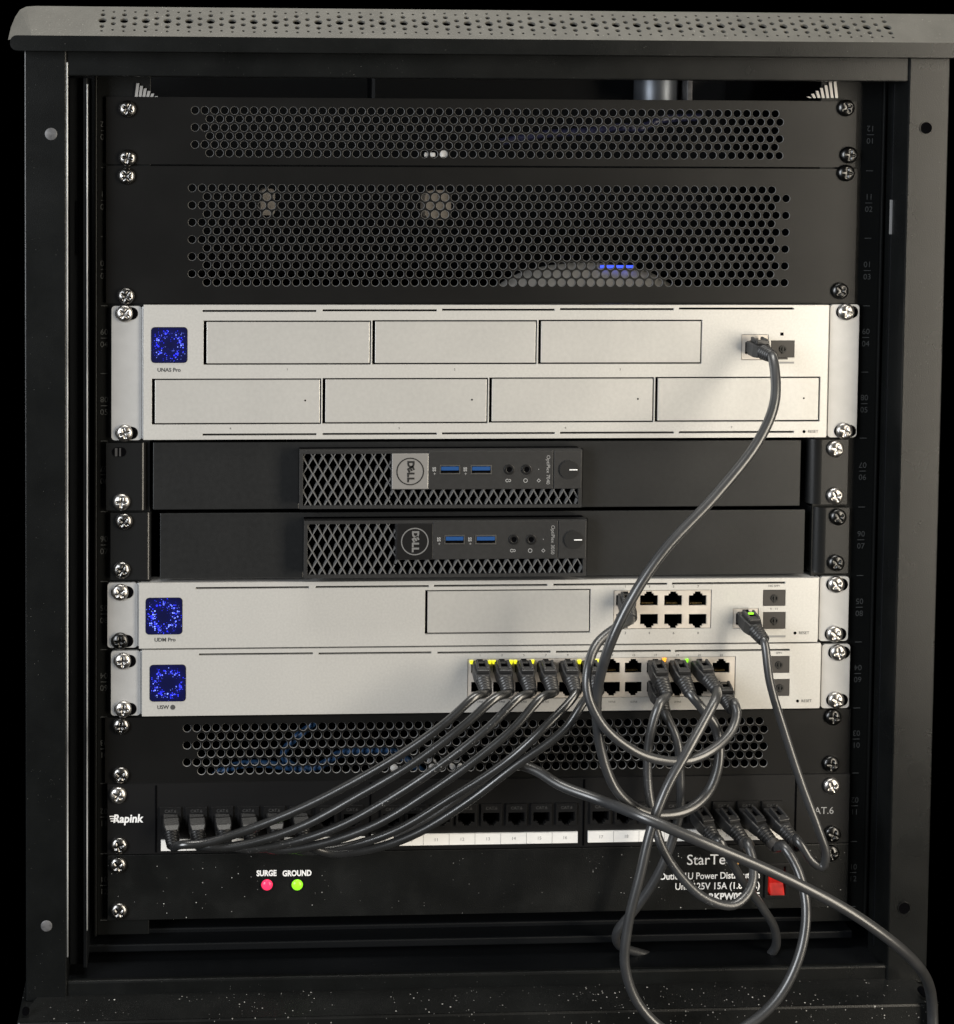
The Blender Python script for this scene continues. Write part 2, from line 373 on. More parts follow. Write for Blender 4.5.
# cap: slope with graduated round holes + vertical face + rounded left end
xc0, xc1 = X(12, 35, YF-.012), X(985, 35, YF-.012)
z0, z1, z2 = Z(480, 54, YF-.012), Z(480, 39, YF-.012), Z(480, 10, YF+.012)
sl = math.atan2(z2-z1, .024); Ls = math.hypot(z2-z1, .024)
m = MB(); y1 = YF-.012
m.T = Matrix.Translation((0, y1, z1)) @ Matrix.Rotation(-(math.pi/2-sl), 4, 'X')
hx0, hx1 = X(97, 25, YF), X(893, 25, YF)
ncol = 75; w = (hx1-hx0)/ncol
A = [0, .17, .37, .65, .85, 1.0]; B = [0, .26, .5, .74, 1.0]; RA = [.0009, .0016, .0026, .0016, .0009]; RB = [.0009, .0016, .0016, .0009]
lo, hi = Ls*.10, Ls*.93
for c in range(ncol):
    bs, rs = (A, RA) if c % 2 == 0 else (B, RB)
    for j in range(len(rs)):
        m.cell(hx0+c*w, hx0+(c+1)*w, lo+(hi-lo)*bs[j], lo+(hi-lo)*bs[j+1], min(rs[j], (hi-lo)*(bs[j+1]-bs[j])*.48), 0, .0015)
m.quad(hx0, hx1, 0, lo, 0); m.quad(hx0, hx1, hi, Ls, 0); m.quad(hx1, xc1, 0, Ls, 0)
e = X(34, 25, YF)
m.add([(e, 0, 0), (hx0, 0, 0), (hx0, 0, Ls), (e, 0, Ls)], [(0, 1, 2, 3)])
fan = [(e, 0, 0), (e, 0, Ls), (X(24, 25, YF), .0002, Ls*.985), (X(18, 25, YF), .0008, Ls*.90), (X(14, 25, YF), .0018, Ls*.70), (X(11, 25, YF), .0030, Ls*.40), (X(10, 25, YF), .0035, Ls*.0)]
m.add(fan, [(0, i+1, i) for i in range(1, len(fan)-1)], False)
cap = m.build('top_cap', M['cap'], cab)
m = MB(); m.rrect(X(10, 45, YF-.012), xc1, z0, z1, .004, y1+.0001, .30); m.T = None
cf = m.build('cap_rim', M['powder'], cab, .0012)
m = MB(); m.box(xc0+.02, xc1-.03, y1+.026, .30, z1, z2-.0006); m.build('roof_panel', M['gap'], cab)
# base: dusty slope, front edge, lower lip
xb0, xb1 = X(17, 1012, YF-.02), X(938, 1000, YF-.02)
zs_, zm, zl = Z(480, 988.5, YF), Z(480, 1012.5, YF-.022), Z(480, 1026, YF-.022)
m = MB(); yb = YF-.022
m.add([(xb0+.010, YF, zs_), (xb1-.006, YF, zs_), (xb1, yb, zm), (xb0, yb, zm), (xb0+.010, .3, zs_), (xb1-.006, .3, zs_)], [(3, 2, 1, 0), (0, 1, 5, 4)])
base = m.build('base_slope', M['dusty'], cab)
m = MB(); m.box(xb0, xb1, yb, .3, zl-.012, zm-.0002); m.build('base_rim', M['dusty'], cab, .0018)
m = MB(); a = P(26, 1010, yb+.006); m.disc(a.x, a.z, .0022, yb+.0035, yb+.006); m.build('base_hole', M['gap'], base)
a = P(922, 991, yb+.006); m = MB(); m.disc(a.x, a.z, .0022, yb+.0025, yb+.008); m.build('base_hole', M['gap'], base)
# side, back, floor, ceiling panels inside
zin0, zin1 = zs_-.004, z1
m = MB(); m.box(xl0, xl0+.002, YF+.03, .38, zin0, zin1); m.build('side_panel', M['inner'], cab)
m = MB(); m.box(xr1-.002, xr1, YF+.03, .38, zin0, zin1); m.build('side_panel', M['inner'], cab)
m = MB(); m.box(xl0, xr1, .38, .382, zin0, zin1); m.build('back_panel', M['inner'], cab)
m = MB(); m.box(xl0+.002, xr1-.002, YF+.0065, .38, Z(480, 982, YF)-.002, Z(480, 982, YF)); m.build('floor_panel', M['inner'], cab)
# ventilated brackets peeking above the first panel
def bracket(pts, n, mm):
    b = MB()
    (ax, ay), (bx, by) = pts
    for i in range(n):
        t = (i+.5)/n; x = ax+(bx-ax)*t
        a = P(x, by, -.0015); hgt = t*(by-ay)
        c = P(x-(2 if bx > ax else -2), by-hgt, -.0015)
        wv = Vector((.0009, 0, 0)); b.add([a-wv, a+wv, c+wv, c-wv], [(0, 1, 2, 3)])
    o = b.build('fan_grille_corner', mm, cab); md = o.modifiers.new('solid', 'SOLIDIFY'); md.thickness = .001
bracket([(808, 78), (839, 98)], 7, M['badge']); bracket([(160, 82), (134, 100)], 7, M['greyprint'])
for px, wpx, mm, nm in ((662, 43, 'ear', 'fan_housing'), (690, 6, 'ear', 'fan_cable_clip')):
    a = P(px-wpx/2, 90, .02); b_ = P(px+wpx/2, 90, .02); m = MB()
    if px == 662:
        cx_ = (a.x+b_.x)/2; rr_ = (b_.x-a.x)/2; m.tube([(cx_, .02+rr_, Z(px, 106, .02)), (cx_, .02+rr_, Z(px, 66, .02))], [rr_, rr_], 40, straight=True); m.build(nm, M['fan'], cab); continue
    m.box(a.x, b_.x, .02, .04, Z(px, 104, .02), Z(px, 70, .02)); m.build(nm, M['boltgrey'], cab, .004 if px == 660 else .001, seg=4)
m = MB(); a = P(370, 92, .06); b_ = P(668, 92, .06); m.box(a.x, b_.x, .056, .08, Z(480, 106, .06), Z(480, 70, .06)); m.build('fan_tray', M['inner'], cab, .003)
# mounting rails
zr0, zr1 = Z(480, 928, 0), Z(480, 70, 0)
rails = []
for nm, (a, b_) in (('l', (97, 150)), ('r', (812, 873))):
    x0, x1 = X(a, 500, 0), X(b_, 500, 0); m = MB(); m.box(x0, x1, .0, .002, zr0, zr1)
    if nm == 'l': m.box(x0-.0015, x0, -.002, .02, zr0, zr1)
    else: m.box(x1, x1+.0015, -.002, .02, zr0, zr1)
    ro = m.build('mounting_rail', M['rail'], cab, .0004); rails.append((ro, (x0+.0045) if nm == 'l' else (x1-.0075)))
Uz = [Z(106, v, 0) for v in (167.5, 236.5, 305.7, 373.5, 441, 511.5, 581.5, 649.5, 717, 783.5, 853.5, 920)]
Uz = [Uz[0]+.0445]+Uz
for ro, xx in rails:
    m = MB()
    for i in range(len(Uz)-1):
        zc = (Uz[i]+Uz[i+1])/2; zc += .001
        m.box(xx-.0022, xx+.0022, -.0003, .0002, Uz[i+1]-.0002, Uz[i+1]+.0002)
        m.box(xx-.0022, xx+.0022, -.0003, .0002, zc-.0002, zc+.0002)
        m.text('%02d' % (12-i), xx, zc+.0042, -.0003, .0052, 180); m.text('%02d' % (i+1), xx, zc-.0042, -.0003, .0052, 0)
    m.build('rail_numbering', M['railprint'], ro)
# long cage seam on the far right wall
# ------------------------------------------------------------------ VENTED BLANK PANELS
def vent_panel(label, box, rows, ys, xe, xo, n_even, n_odd, screws, yl):
    """box px (x0,y0,x1,y1); ys=(first,last) row; xe / xo first hole x of even / odd rows, last hole x"""
    y = -.002
    x0, x1, z0, z1 = RC(*box, y)
    t = thing('vented_panel', ((x0+x1)/2, y, z0), label, 'vent panel', 'perforated black blank panels')
    pm = (box[0]+box[2])/2
    zf, zl2 = Z(pm, ys[0], y), Z(pm, ys[1], y); rp_ = (zf-zl2)/(rows-1)
    ym = (ys[0]+ys[1])/2
    xa, xb = X(xe[0], ym, y), X(xe[1], ym, y); pe = (xb-xa)/(n_even-1)
    m = MB(); r = min(pe, rp_)*.492
    ztop = zf+rp_/2; zbot = zl2-rp_/2
    for k in range(rows):
        zc = zf-k*rp_
        if k % 2 == 0: start, cnt = xa, n_even
        else: start, cnt = xa+pe*1.5, n_odd
        s0 = start-pe/2
        m.quad(x0, s0, zc-rp_/2, zc+rp_/2, y)
        for c in range(cnt): m.cell(s0+c*pe, s0+(c+1)*pe, zc-rp_/2, zc+rp_/2, r, y, .0014, rim=True)
        m.quad(s0+cnt*pe, x1, zc-rp_/2, zc+rp_/2, y)
    m.quad(x0, x1, ztop, z1, y); m.quad(x0, x1, z0, zbot, y)
    # folded edges top and bottom, side thickness
    for za, zb_ in ((z1, z1), (z0, z0)): m.add([(x0, y, za), (x1, y, za), (x1, y+.0018, za), (x0, y+.0018, za)], [(0, 1, 2, 3)])
    for xx in (x0, x1): m.add([(xx, y, z0), (xx, y, z1), (xx, y+.0018, z1), (xx, y+.0018, z0)], [(0, 1, 2, 3)])
    f = m.build('perforated_face', M['vent'], t); f.data.materials.append(M['rim'])
    for k_ in m.mi: f.data.polygons[k_].material_index = 1
    m = MB(); e0, e1 = X(150, ym, y), X(835, ym, y)
    m.box(e0, e1, y+.002, y+.010, z0-.0001, z0+.0012); m.box(e0, e1, y+.002, y+.010, z1-.0012, z1+.0001); m.build('folded_edge', M['vent'], t)
    for s_ in screws: screw(s_[0], s_[1], t, y-.0006, len(s_) > 2)
    return t
vent_panel('one-unit black perforated panel topmost in the rack, under the cabinet ceiling', (106, 99, 856, 165.6), 6, (112, 154.3), (195, 775), None, 61, 60,
           [(127.5, 109), (127.5, 158), (846, 108, 1), (849, 155, 1)], 0)
vent_panel('tall two-unit black perforated panel above the silver seven-bay unit', (106, 167.5, 856, 303.5), 12, (189, 282.5), (192, 771), None, 60, 60,
           [(126.5, 176), (126, 296), (846, 173, 1), (840, 291, 1)], 0)
vent_panel('black perforated panel under the lower silver switch with blue cable behind it', (105, 713.5, 850, 778.3), 6, (724.5, 767), (187, 759), None, 61, 60,
           [(121, 726), (120.7, 775), (833, 717, 1), (831, 764, 1)], 0)

# ------------------------------------------------------------------ RJ45 helpers
def rj_holes(xc, zc, w=.0117, h=.0078, up=True):
    s = 1 if up else -1
    def R(x0, x1, a, b): return (xc+x0, xc+x1, min(zc+s*a, zc+s*b), max(zc+s*a, zc+s*b))
    return [R(-w/2, w/2, -h/2, h/2-.0012), R(-w*.27, w*.27, h/2-.0013, h/2), R(-w*.17, w*.17, h/2-.0001, h/2+.0013)]
def rj_port(xc, zc, y, parent, up=True, w=.0117, h=.0078, back=M['gap'], mname='port'):
    m = MB(); d = .012; s = 1 if up else -1
    # open sleeve: four walls and a back
    W2, H2 = w/2+.0003, h/2+.0016
    m.box(xc-W2, xc-w/2, y, y+d, zc-H2, zc+H2); m.box(xc+w/2, xc+W2, y, y+d, zc-H2, zc+H2)
    m.box(xc-W2, xc+W2, y, y+d, zc-H2-.0004, zc-H2); m.box(xc-W2, xc+W2, y, y+d, zc+H2, zc+H2+.0004)
    m.box(xc-W2, xc+W2, y+d, y+d+.0005, zc-H2, zc+H2)
    o = m.build(mname, back, parent)
    m = MB()
    for k in range(8):
        xx = xc+(k-3.5)*.0010
        m.box(xx-.00022, xx+.00022, y+.002, y+.008, zc-s*(h/2-.0006)-.0003, zc-s*(h/2-.0006)+.0003)
    m.build('contacts', M['gold'], o); return o

# ------------------------------------------------------------------ SILVER DEVICES
def silver_device(name, label, cat, facebox, earL, earR, slots, holes, screen, scr, title, resetpx, screws, y=-.0062):
    x0, x1, z0, z1 = RC(*facebox, y)
    t = thing(name, ((x0+x1)/2, y, z0), label, cat)
    hs = list(holes)
    for (a, b_, yy) in slots:
        sx0, sx1, sz0, sz1 = RC(a, yy-1.0, b_, yy+1.0, y); hs.append((sx0, sx1, sz0, sz1))
    sx0, sx1, sz0, sz1 = RC(*screen, y)
    m = MB(); m.plate(x0, x1, z0, z1, hs, y, y+.0022); face = m.build('faceplate', M['silver'], t, .00025)
    m = MB(); m.box(x0+.002, x1-.002, y+.016, .20, z0+.001, z1-.001); m.build('chassis', M['gap'], t)
    m = MB(); m.box(x0+.0008, x1-.0008, y+.0023, y+.016, z0+.0006, z0+.0016); m.box(x0+.0008, x1-.0008, y+.0023, y+.016, z1-.0016, z1-.0006)
    m.box(x0+.0008, x0+.0018, y+.0023, y+.016, z0+.0016, z1-.0016); m.box(x1-.0018, x1-.0008, y+.0023, y+.016, z0+.0016, z1-.0016)
    m.build('face_frame', M['ear'], t)
    for nm, e in (('l', earL), ('r', earR)):
        a0, a1, b0, b1 = RC(*e, -.0035); m = MB()
        m.rrect(a0, a1, b0+.0002, b1-.0002, .0022, -.0035, -.0015)
        eo = m.build('mounting_ear', M['ear'], t, .0003)
        for s_ in [q for q in screws if abs(q[0]-(e[0]+e[2])/2) < 40]:
            m = MB(); c = P(s_[0]+(2 if nm == 'l' else 1), s_[1], -.0035)
            m.rrect(c.x-.0072, c.x+.0072, c.z-.0040, c.z+.0040, .0039, -.0037, -.003)
            m.build('screw_slot', M['gap'], eo)
        # rounded bend back toward the chassis
        m = MB(); xi = a1 if nm == 'l' else a0
        m.box(min(xi, x0 if nm == 'l' else x1)-.0002, max(xi, x0 if nm == 'l' else x1)+.0002, -.0032, .01, b0+.0006, b1-.0006)
        m.build('ear_bend', M['ear'], eo, .001)
    m = MB(); m.rrect(sx0-.0003, sx1+.0003, sz0-.0003, sz1+.0003, .0024, y-.0002, y+.001); bz = m.build('screen_bezel', M['blackprint'], t)
    m = MB(); m.rrect(sx0, sx1, sz0, sz1, .0022, y-.0004, y+.0005); m.build('status_screen', scr, t, at=((sx0+sx1)/2, y, (sz0+sz1)/2))
    m = MB(); tp = P(*title[1], y); m.text(title[0], tp.x, tp.z, y-.00015, .0034, bold=.00008); 
    if len(title) > 2:
        q = P(*title[2], y); m.disc(q.x, q.z, .0016, y-.00015, y+.0002, 16)
    m.build('model_text', M['darkprint'], t)
    rp_ = P(*resetpx, y); m = MB(); m.disc(rp_.x, rp_.z, .0010, y-.00012, y+.0005, 14); m.build('reset_button', M['gap'], t)
    m = MB(); m.text('RESET', rp_.x+.0024, rp_.z, y-.00015, .0026, align='LEFT'); m.build('reset_text', M['darkprint'], t)
    for s_ in screws: screw(s_[0], s_[1], t, -.0040, len(s_) > 2)
    return t, x0, x1, z0, z1, y
def bay(t, px, y, dot=None, gapL=.0020, g=.0009, label=None):
    x0, x1, z0, z1 = RC(*px, y)
    m = MB(); m.box(x0+gapL, x1-g, y+.0003, y+.002, z0+g, z1-g)
    o = m.build('drive_door', M['door'], t, .00025)
    m = MB(); m.box(x0-.0008, x1+.0008, y+.0026, y+.0034, z0-.0008, z1+.0008); m.build('bay_shadow_gap', M['gap'], o)
    if dot:
        d = P(*dot, y); m = MB(); m.disc(d.x, d.z, .0006, y+.0002, y+.001, 12); m.build('status_led', M['gap'], o)
def holes_px(lst, y): return [RC(*h, y) for h in lst]
def sfp(t, px, y, bigtab=False):
    x0, x1, z0, z1 = RC(*px, y); xc, zc = (x0+x1)/2, (z0+z1)/2
    m = MB(); m.rrect(x0+.0002, x1-.0002, z0+.0002, z1-.0002, .0006, y-.0002, y+.006); o = m.build('fibre_port_plug', M['sfp'], t, .0002)
    m = MB(); m.ring(xc, zc, .0022, .0015, y-.0009, y); m.box(xc-.0006, xc+.0006, y-.0010, y-.0002, zc-.0028, zc+.0022); m.build('pull_ring', M['blackprint'], o)
    if bigtab:
        m = MB(); m.box(xc-.0032, xc+.0032, y-.0006, y+.002, z0-.0012, z0); m.build('latch_tab', M['sfp'], o)
Y2 = -.0062
# --- seven bay storage unit
bt = [(203.5, 320.6, 371, 364.8), (372.2, 320.2, 537, 364.4), (538.2, 319.8, 702, 364.0)]
bb = [(151.8, 378.6, 321.2, 424.5), (322.4, 378.0, 488, 423.6), (489, 377.4, 654, 422.6), (655, 376.8, 820, 421.8)]
seg5 = [(202.5, 316.5), (322.5, 437), (442, 555), (560, 674), (679, 794)]
slots = [(a, b_, 311-.6*i) for i, (a, b_) in enumerate(seg5)]+[(a, b_, 434.5-.6*i) for i, (a, b_) in enumerate(seg5)]
pc_ = P(755, 348, Y2)
jack = (741.5, 334.5, 768.5, 360)
sf = (771, 340.5, 794.5, 357.5)
nas, x0, x1, z0, z1, y = silver_device('rack_storage_unit', 'two-unit silver rack box with seven blank drive bays and one cable at its right', 'storage unit',
    (143.5, 305.0, 827.5, 438.6), (111.5, 305.8, 141.5, 440.5), (829, 304.2, 858, 437.6), slots, holes_px(bt+bb+[jack, sf], Y2),
    (151.5, 327.5, 187, 362.5), screen_mat('status_screen_glow_wide', 1.3, .0072, .0062, .66), ('UNAS Pro', (169, 370)), (804, 431.6),
    [(124.5, 313.5), (124.5, 433), (846, 312), (844, 431)])
for i, b_ in enumerate(bt): bay(nas, b_, y)
for i, b_ in enumerate(bb): bay(nas, b_, y, dot=(b_[2]-16, (b_[1]+b_[3])/2-1))
def single_jack(t, px, y):
    x0, x1, z0, z1 = RC(*px, y); xc, zc = (x0+x1)/2, (z0+z1)/2
    m = MB(); m.plate(x0+.0003, x1-.0003, z0+.0003, z1-.0003, rj_holes(xc, zc, .0125, .0088), y+.0004, y+.0018)
    o = m.build('port_surround', M['shield'], t, .0001); rj_port(xc, zc, y+.0019, o, True, .0125, .0088)
    return xc, zc
jn = single_jack(nas, jack, y); sfp(nas, sf, y, True)
m = MB(); a = P(782, 334, y); m.box(a.x-.001, a.x+.001, y-.0001, y+.001, a.z-.001, a.z+.001); m.build('link_led', M['gap'], nas)
m = MB(); q = RC(774, 361.7, 794, 363.6, y); m.box(q[0], q[1], y-.0001, y+.001, q[2], q[3]); m.build('port_underline', M['greyprint'], nas)
m = MB()
for k, bxs in enumerate(bt): a = P((bxs[0]+bxs[2])/2, 369.5, y); m.text(str(k+1), a.x, a.z, y-.00012, .0020)
for k, bxs in enumerate(bb): a = P((bxs[0]+bxs[2])/2-6, 428.5-.4*k, y); m.text(str(k+4), a.x, a.z, y-.00012, .0020)
m.build('bay_numbers', M['darkprint'], nas)

# --- gateway with one bay and eight ports
seg = [(195.6, 309), (315.6, 429), (434, 547.5), (553.5, 667.5), (672, 785.5)]
ub = (425, 589.6, 590.5, 633.6)
blk = (613.5, 590.2, 711.5, 629.0); wan = (733, 608.5, 758.5, 628.5)
s1, s2 = (763, 589.8, 785.5, 606), (763, 612, 785.5, 629)
gw, x0, x1, z0, z1, y = silver_device('network_gateway', 'thin silver rack unit with one blank bay and eight mostly empty ports', 'gateway',
    (139, 580.6, 818, 645.3), (107.5, 582.4, 137.5, 648.0), (819.5, 576.2, 848.5, 641.2), [(a, b_, 587.8-1.15*i) for i, (a, b_) in enumerate(seg)],
    holes_px([ub, blk, wan, s1, s2], Y2), (146, 598, 182, 634), screen_mat('status_screen_glow_swirl', 4.1, .0080, .0060, .74), ('UDM Pro', (165, 639.8)), (795, 633),
    [(120.2, 592.3), (120, 641, 1), (836, 584.5), (834.5, 634)])
bay(gw, ub, y, gapL=.0018)
def port_block(t, px, y, cols, rows_y, skip=(), wx=.0117):
    x0, x1, z0, z1 = RC(*px, y); hs = []; cs = []
    for j, py in enumerate(rows_y):
        for i, cx in enumerate(cols):
            c = P(cx, py, y); hs += rj_holes(c.x, c.z, wx, .0080, up=(j == 0)); cs.append((c.x, c.z, j == 0))
    m = MB(); m.plate(x0+.0004, x1-.0004, z0+.0004, z1-.0004, hs, y+.0005, y+.0019)
    o = m.build('port_block', M['shield'], t, .0001)
    for c in cs: rj_port(c[0], c[1], y+.002, o, c[2], wx, .0080)
    return cs, o
gcs, gblk = port_block(gw, blk, y, (625.3, 649.3, 673.5, 698), (599.8, 620.4))
gj = single_jack(gw, wan, y); sfp(gw, s1, y); sfp(gw, s2, y)
m = MB(); q = RC(764, 635.4, 785.5, 637.4, y); m.box(q[0], q[1], y-.0001, y+.001, q[2], q[3]); m.build('port_underline', M['greyprint'], gw)
m = MB()
for k, cx in enumerate((625.3, 649.3, 673.5, 698)):
    a = P(cx, 586.5, y); m.text(str(2*k+1), a.x, a.z, y-.00012, .0022); a = P(cx, 633, y); m.text(str(2*k+2), a.x, a.z, y-.00012, .0022)
a = P(774, 586, y); m.text('10G SFP+', a.x, a.z, y-.00012, .0020); a = P(774, 609, y); m.text('9    11', a.x, a.z, y-.00012, .0020)
m.build('port_numbers', M['darkprint'], gw)

# --- switch with two rows of ports
seg = [(199, 313), (318.5, 431.5), (437.5, 551), (556, 671), (675, 790)]
blk2 = (467.5, 657.8, 735.5, 698.0); s1, s2 = (768, 656, 789.5, 673), (770, 679, 789.5, 696)
sw, x0, x1, z0, z1, y = silver_device('network_switch', 'thin silver rack unit with two rows of ports full of black cables', 'switch',
    (142, 646.8, 820, 712.3), (111, 650.4, 140.5, 715.8), (821.5, 643.8, 849.5, 708.4), [(a, b_, 654-.9*i) for i, (a, b_) in enumerate(seg)],
    holes_px([blk2, s1, s2], Y2), (150, 665, 185.5, 701), screen_mat('status_screen_glow_ring', 7.7, .0080, .0050, .74), ('USW', (163, 707.3), (172.8, 707.2)), (797.5, 701),
    [(122.7, 661), (123.3, 709), (838, 652.5), (836, 700)])
COLS = [480+21.95*i for i in range(12)]
scs, sblk = port_block(sw, blk2, y, COLS, (667.2, 688.3), wx=.0112)
sfp(sw, s1, y); sfp(sw, s2, y)
for px, py, mm in ((471.5, 662.5, 'led_lime'), (490, 662.5, 'led_lime'), (494, 662.5, 'led_lime'), (511, 662.3, 'led_lime'), (515.5, 662.3, 'led_lime'), (532.5, 662, 'led_lime'), (579.5, 662, 'led_lime'), (597, 661.5, 'led_lime'),
                   (664.5, 660, 'led_amber'), (687, 661, 'led_green')):
    a = P(px, py, y-.0003); m = MB(); q_ = random.uniform(.7, 1.05); m.prism([(a.x-.0014*q_, a.z+.0010), (a.x+.0014*q_, a.z+.0012), (a.x+.0006, a.z-.0014*q_), (a.x-.0008, a.z-.0011*q_)], y-.0006, y+.0006); m.build('port_led', M[mm], sblk)
m = MB()
for k, cx in enumerate(COLS):
    a = P(cx, 655.2, y); m.text(str(2*k+1), a.x, a.z, y-.00012, .0020); a = P(cx, 701.8, y); m.text(str(2*k+2)+' PoE', a.x, a.z, y-.00012, .0017)
a = P(779, 653, y); m.text('SFP+', a.x, a.z, y-.00012, .0020)
m.build('port_numbers', M['darkprint'], sw)

# ------------------------------------------------------------------ RACK SHELVES + MINI COMPUTERS
def shelf(label, plate, earL, earR, hole, screws, y=-.004):
    x0, x1, z0, z1 = RC(*plate, y)
    t = thing('rack_shelf', ((x0+x1)/2, y, z0), label, 'rack shelf', 'black rack shelves for the small computers')
    m = MB(); m.plate(x0, x1, z0, z1, [RC(*hole, y)], y, y+.002); m.build('front_plate', M['shelf'], t, .0005)
    m = MB(); m.box(x0, x1, .0, .16, z0+.0002, z0+.0016); m.build('tray', M['shelf'], t)
    for e, nm in ((earL, 'l'), (earR, 'r')):
        a0, a1, b0, b1 = RC(*e, y); m = MB()
        r = .0030 if nm == 'l' else .009; o = []
        n = 8   # the ear and its rounded return, seen as one bent sheet
        if nm == 'l':
            prof = [(a0, -.0035), (a1-r-.0003, -.0035)]+[(a1-r+r*math.sin(i/n*math.pi/2), -.0035+r*(1-math.cos(i/n*math.pi/2))) for i in range(n+1)]+[(a1, -.0035+r+.0003), (a1, .03)]
        else:
            prof = [(a1, -.0035), (a0+r+.0003, -.0035)]+[(a0+r-r*math.sin(i/n*math.pi/2), -.0035+r*(1-math.cos(i/n*math.pi/2))) for i in range(n+1)]+[(a0, -.0035+r+.0003), (a0, .03)]
        k = len(prof); sg = -1 if nm == 'l' else 1
        vs = [(x, yy, b0+.0003) for x, yy in prof]+[(x, yy, b1-.0003) for x, yy in prof]
        m.add(vs, [(i, i+1, i+1+k, i+k) if nm == 'l' else (i+1, i, i+k, i+1+k) for i in range(k-1)], True)
        vb = [(x+(sg*.0014 if yy > -.003 else 0), yy+(.0014 if yy <= -.003 else 0), z) for x, yy, z in vs]
        m.add(vb, [(i+k, i+1+k, i+1, i) if nm == 'l' else (i+1+k, i+k, i, i+1) for i in range(k-1)])
        for o_ in (0, k):
            m.add([vs[o_+i] for i in range(k)]+[vb[o_+i] for i in range(k)], [(i, i+1, i+1+k, i+k) for i in range(k-1)])
        eo = m.build('mounting_ear', M['earpaint'], t)
    for s_ in screws: screw(s_[0], s_[1], t, -.0040, len(s_) > 2)
    return t
sh1 = shelf('black rack shelf holding the upper small computer, its lower left screw bright', (153, 441.5, 800.5, 508.0), (106, 442.8, 145.5, 511), (808, 439.5, 848, 505), (299, 449.5, 582, 508.5), [(121.6, 502), (835.5, 449), (835, 496)])
a = P(119, 452, -.0035); m = MB(); m.rrect(a.x-.0044, a.x+.0044, a.z-.003, a.z+.003, .0028, -.0038, -.003); so = m.build('screw_slot', M['gap'], sh1)
m = MB(); m.box(a.x-.0025, a.x-.001, -.0042, -.003, a.z-.0026, a.z+.0026); m.box(a.x+.0002, a.x+.0012, -.0042, -.003, a.z-.0026, a.z+.0026); m.build('rail_clip', M['nickel'], so)
sh2 = shelf('black rack shelf holding the lower small computer, right above the one-bay silver unit', (160, 511.6, 804.5, 576.6), (110.5, 512.6, 151, 580.5), (812, 507.5, 849, 574), (303.5, 519.5, 586.5, 577.5), [(124, 521.5), (121.8, 570), (838, 517, 1), (836, 563, 1)])

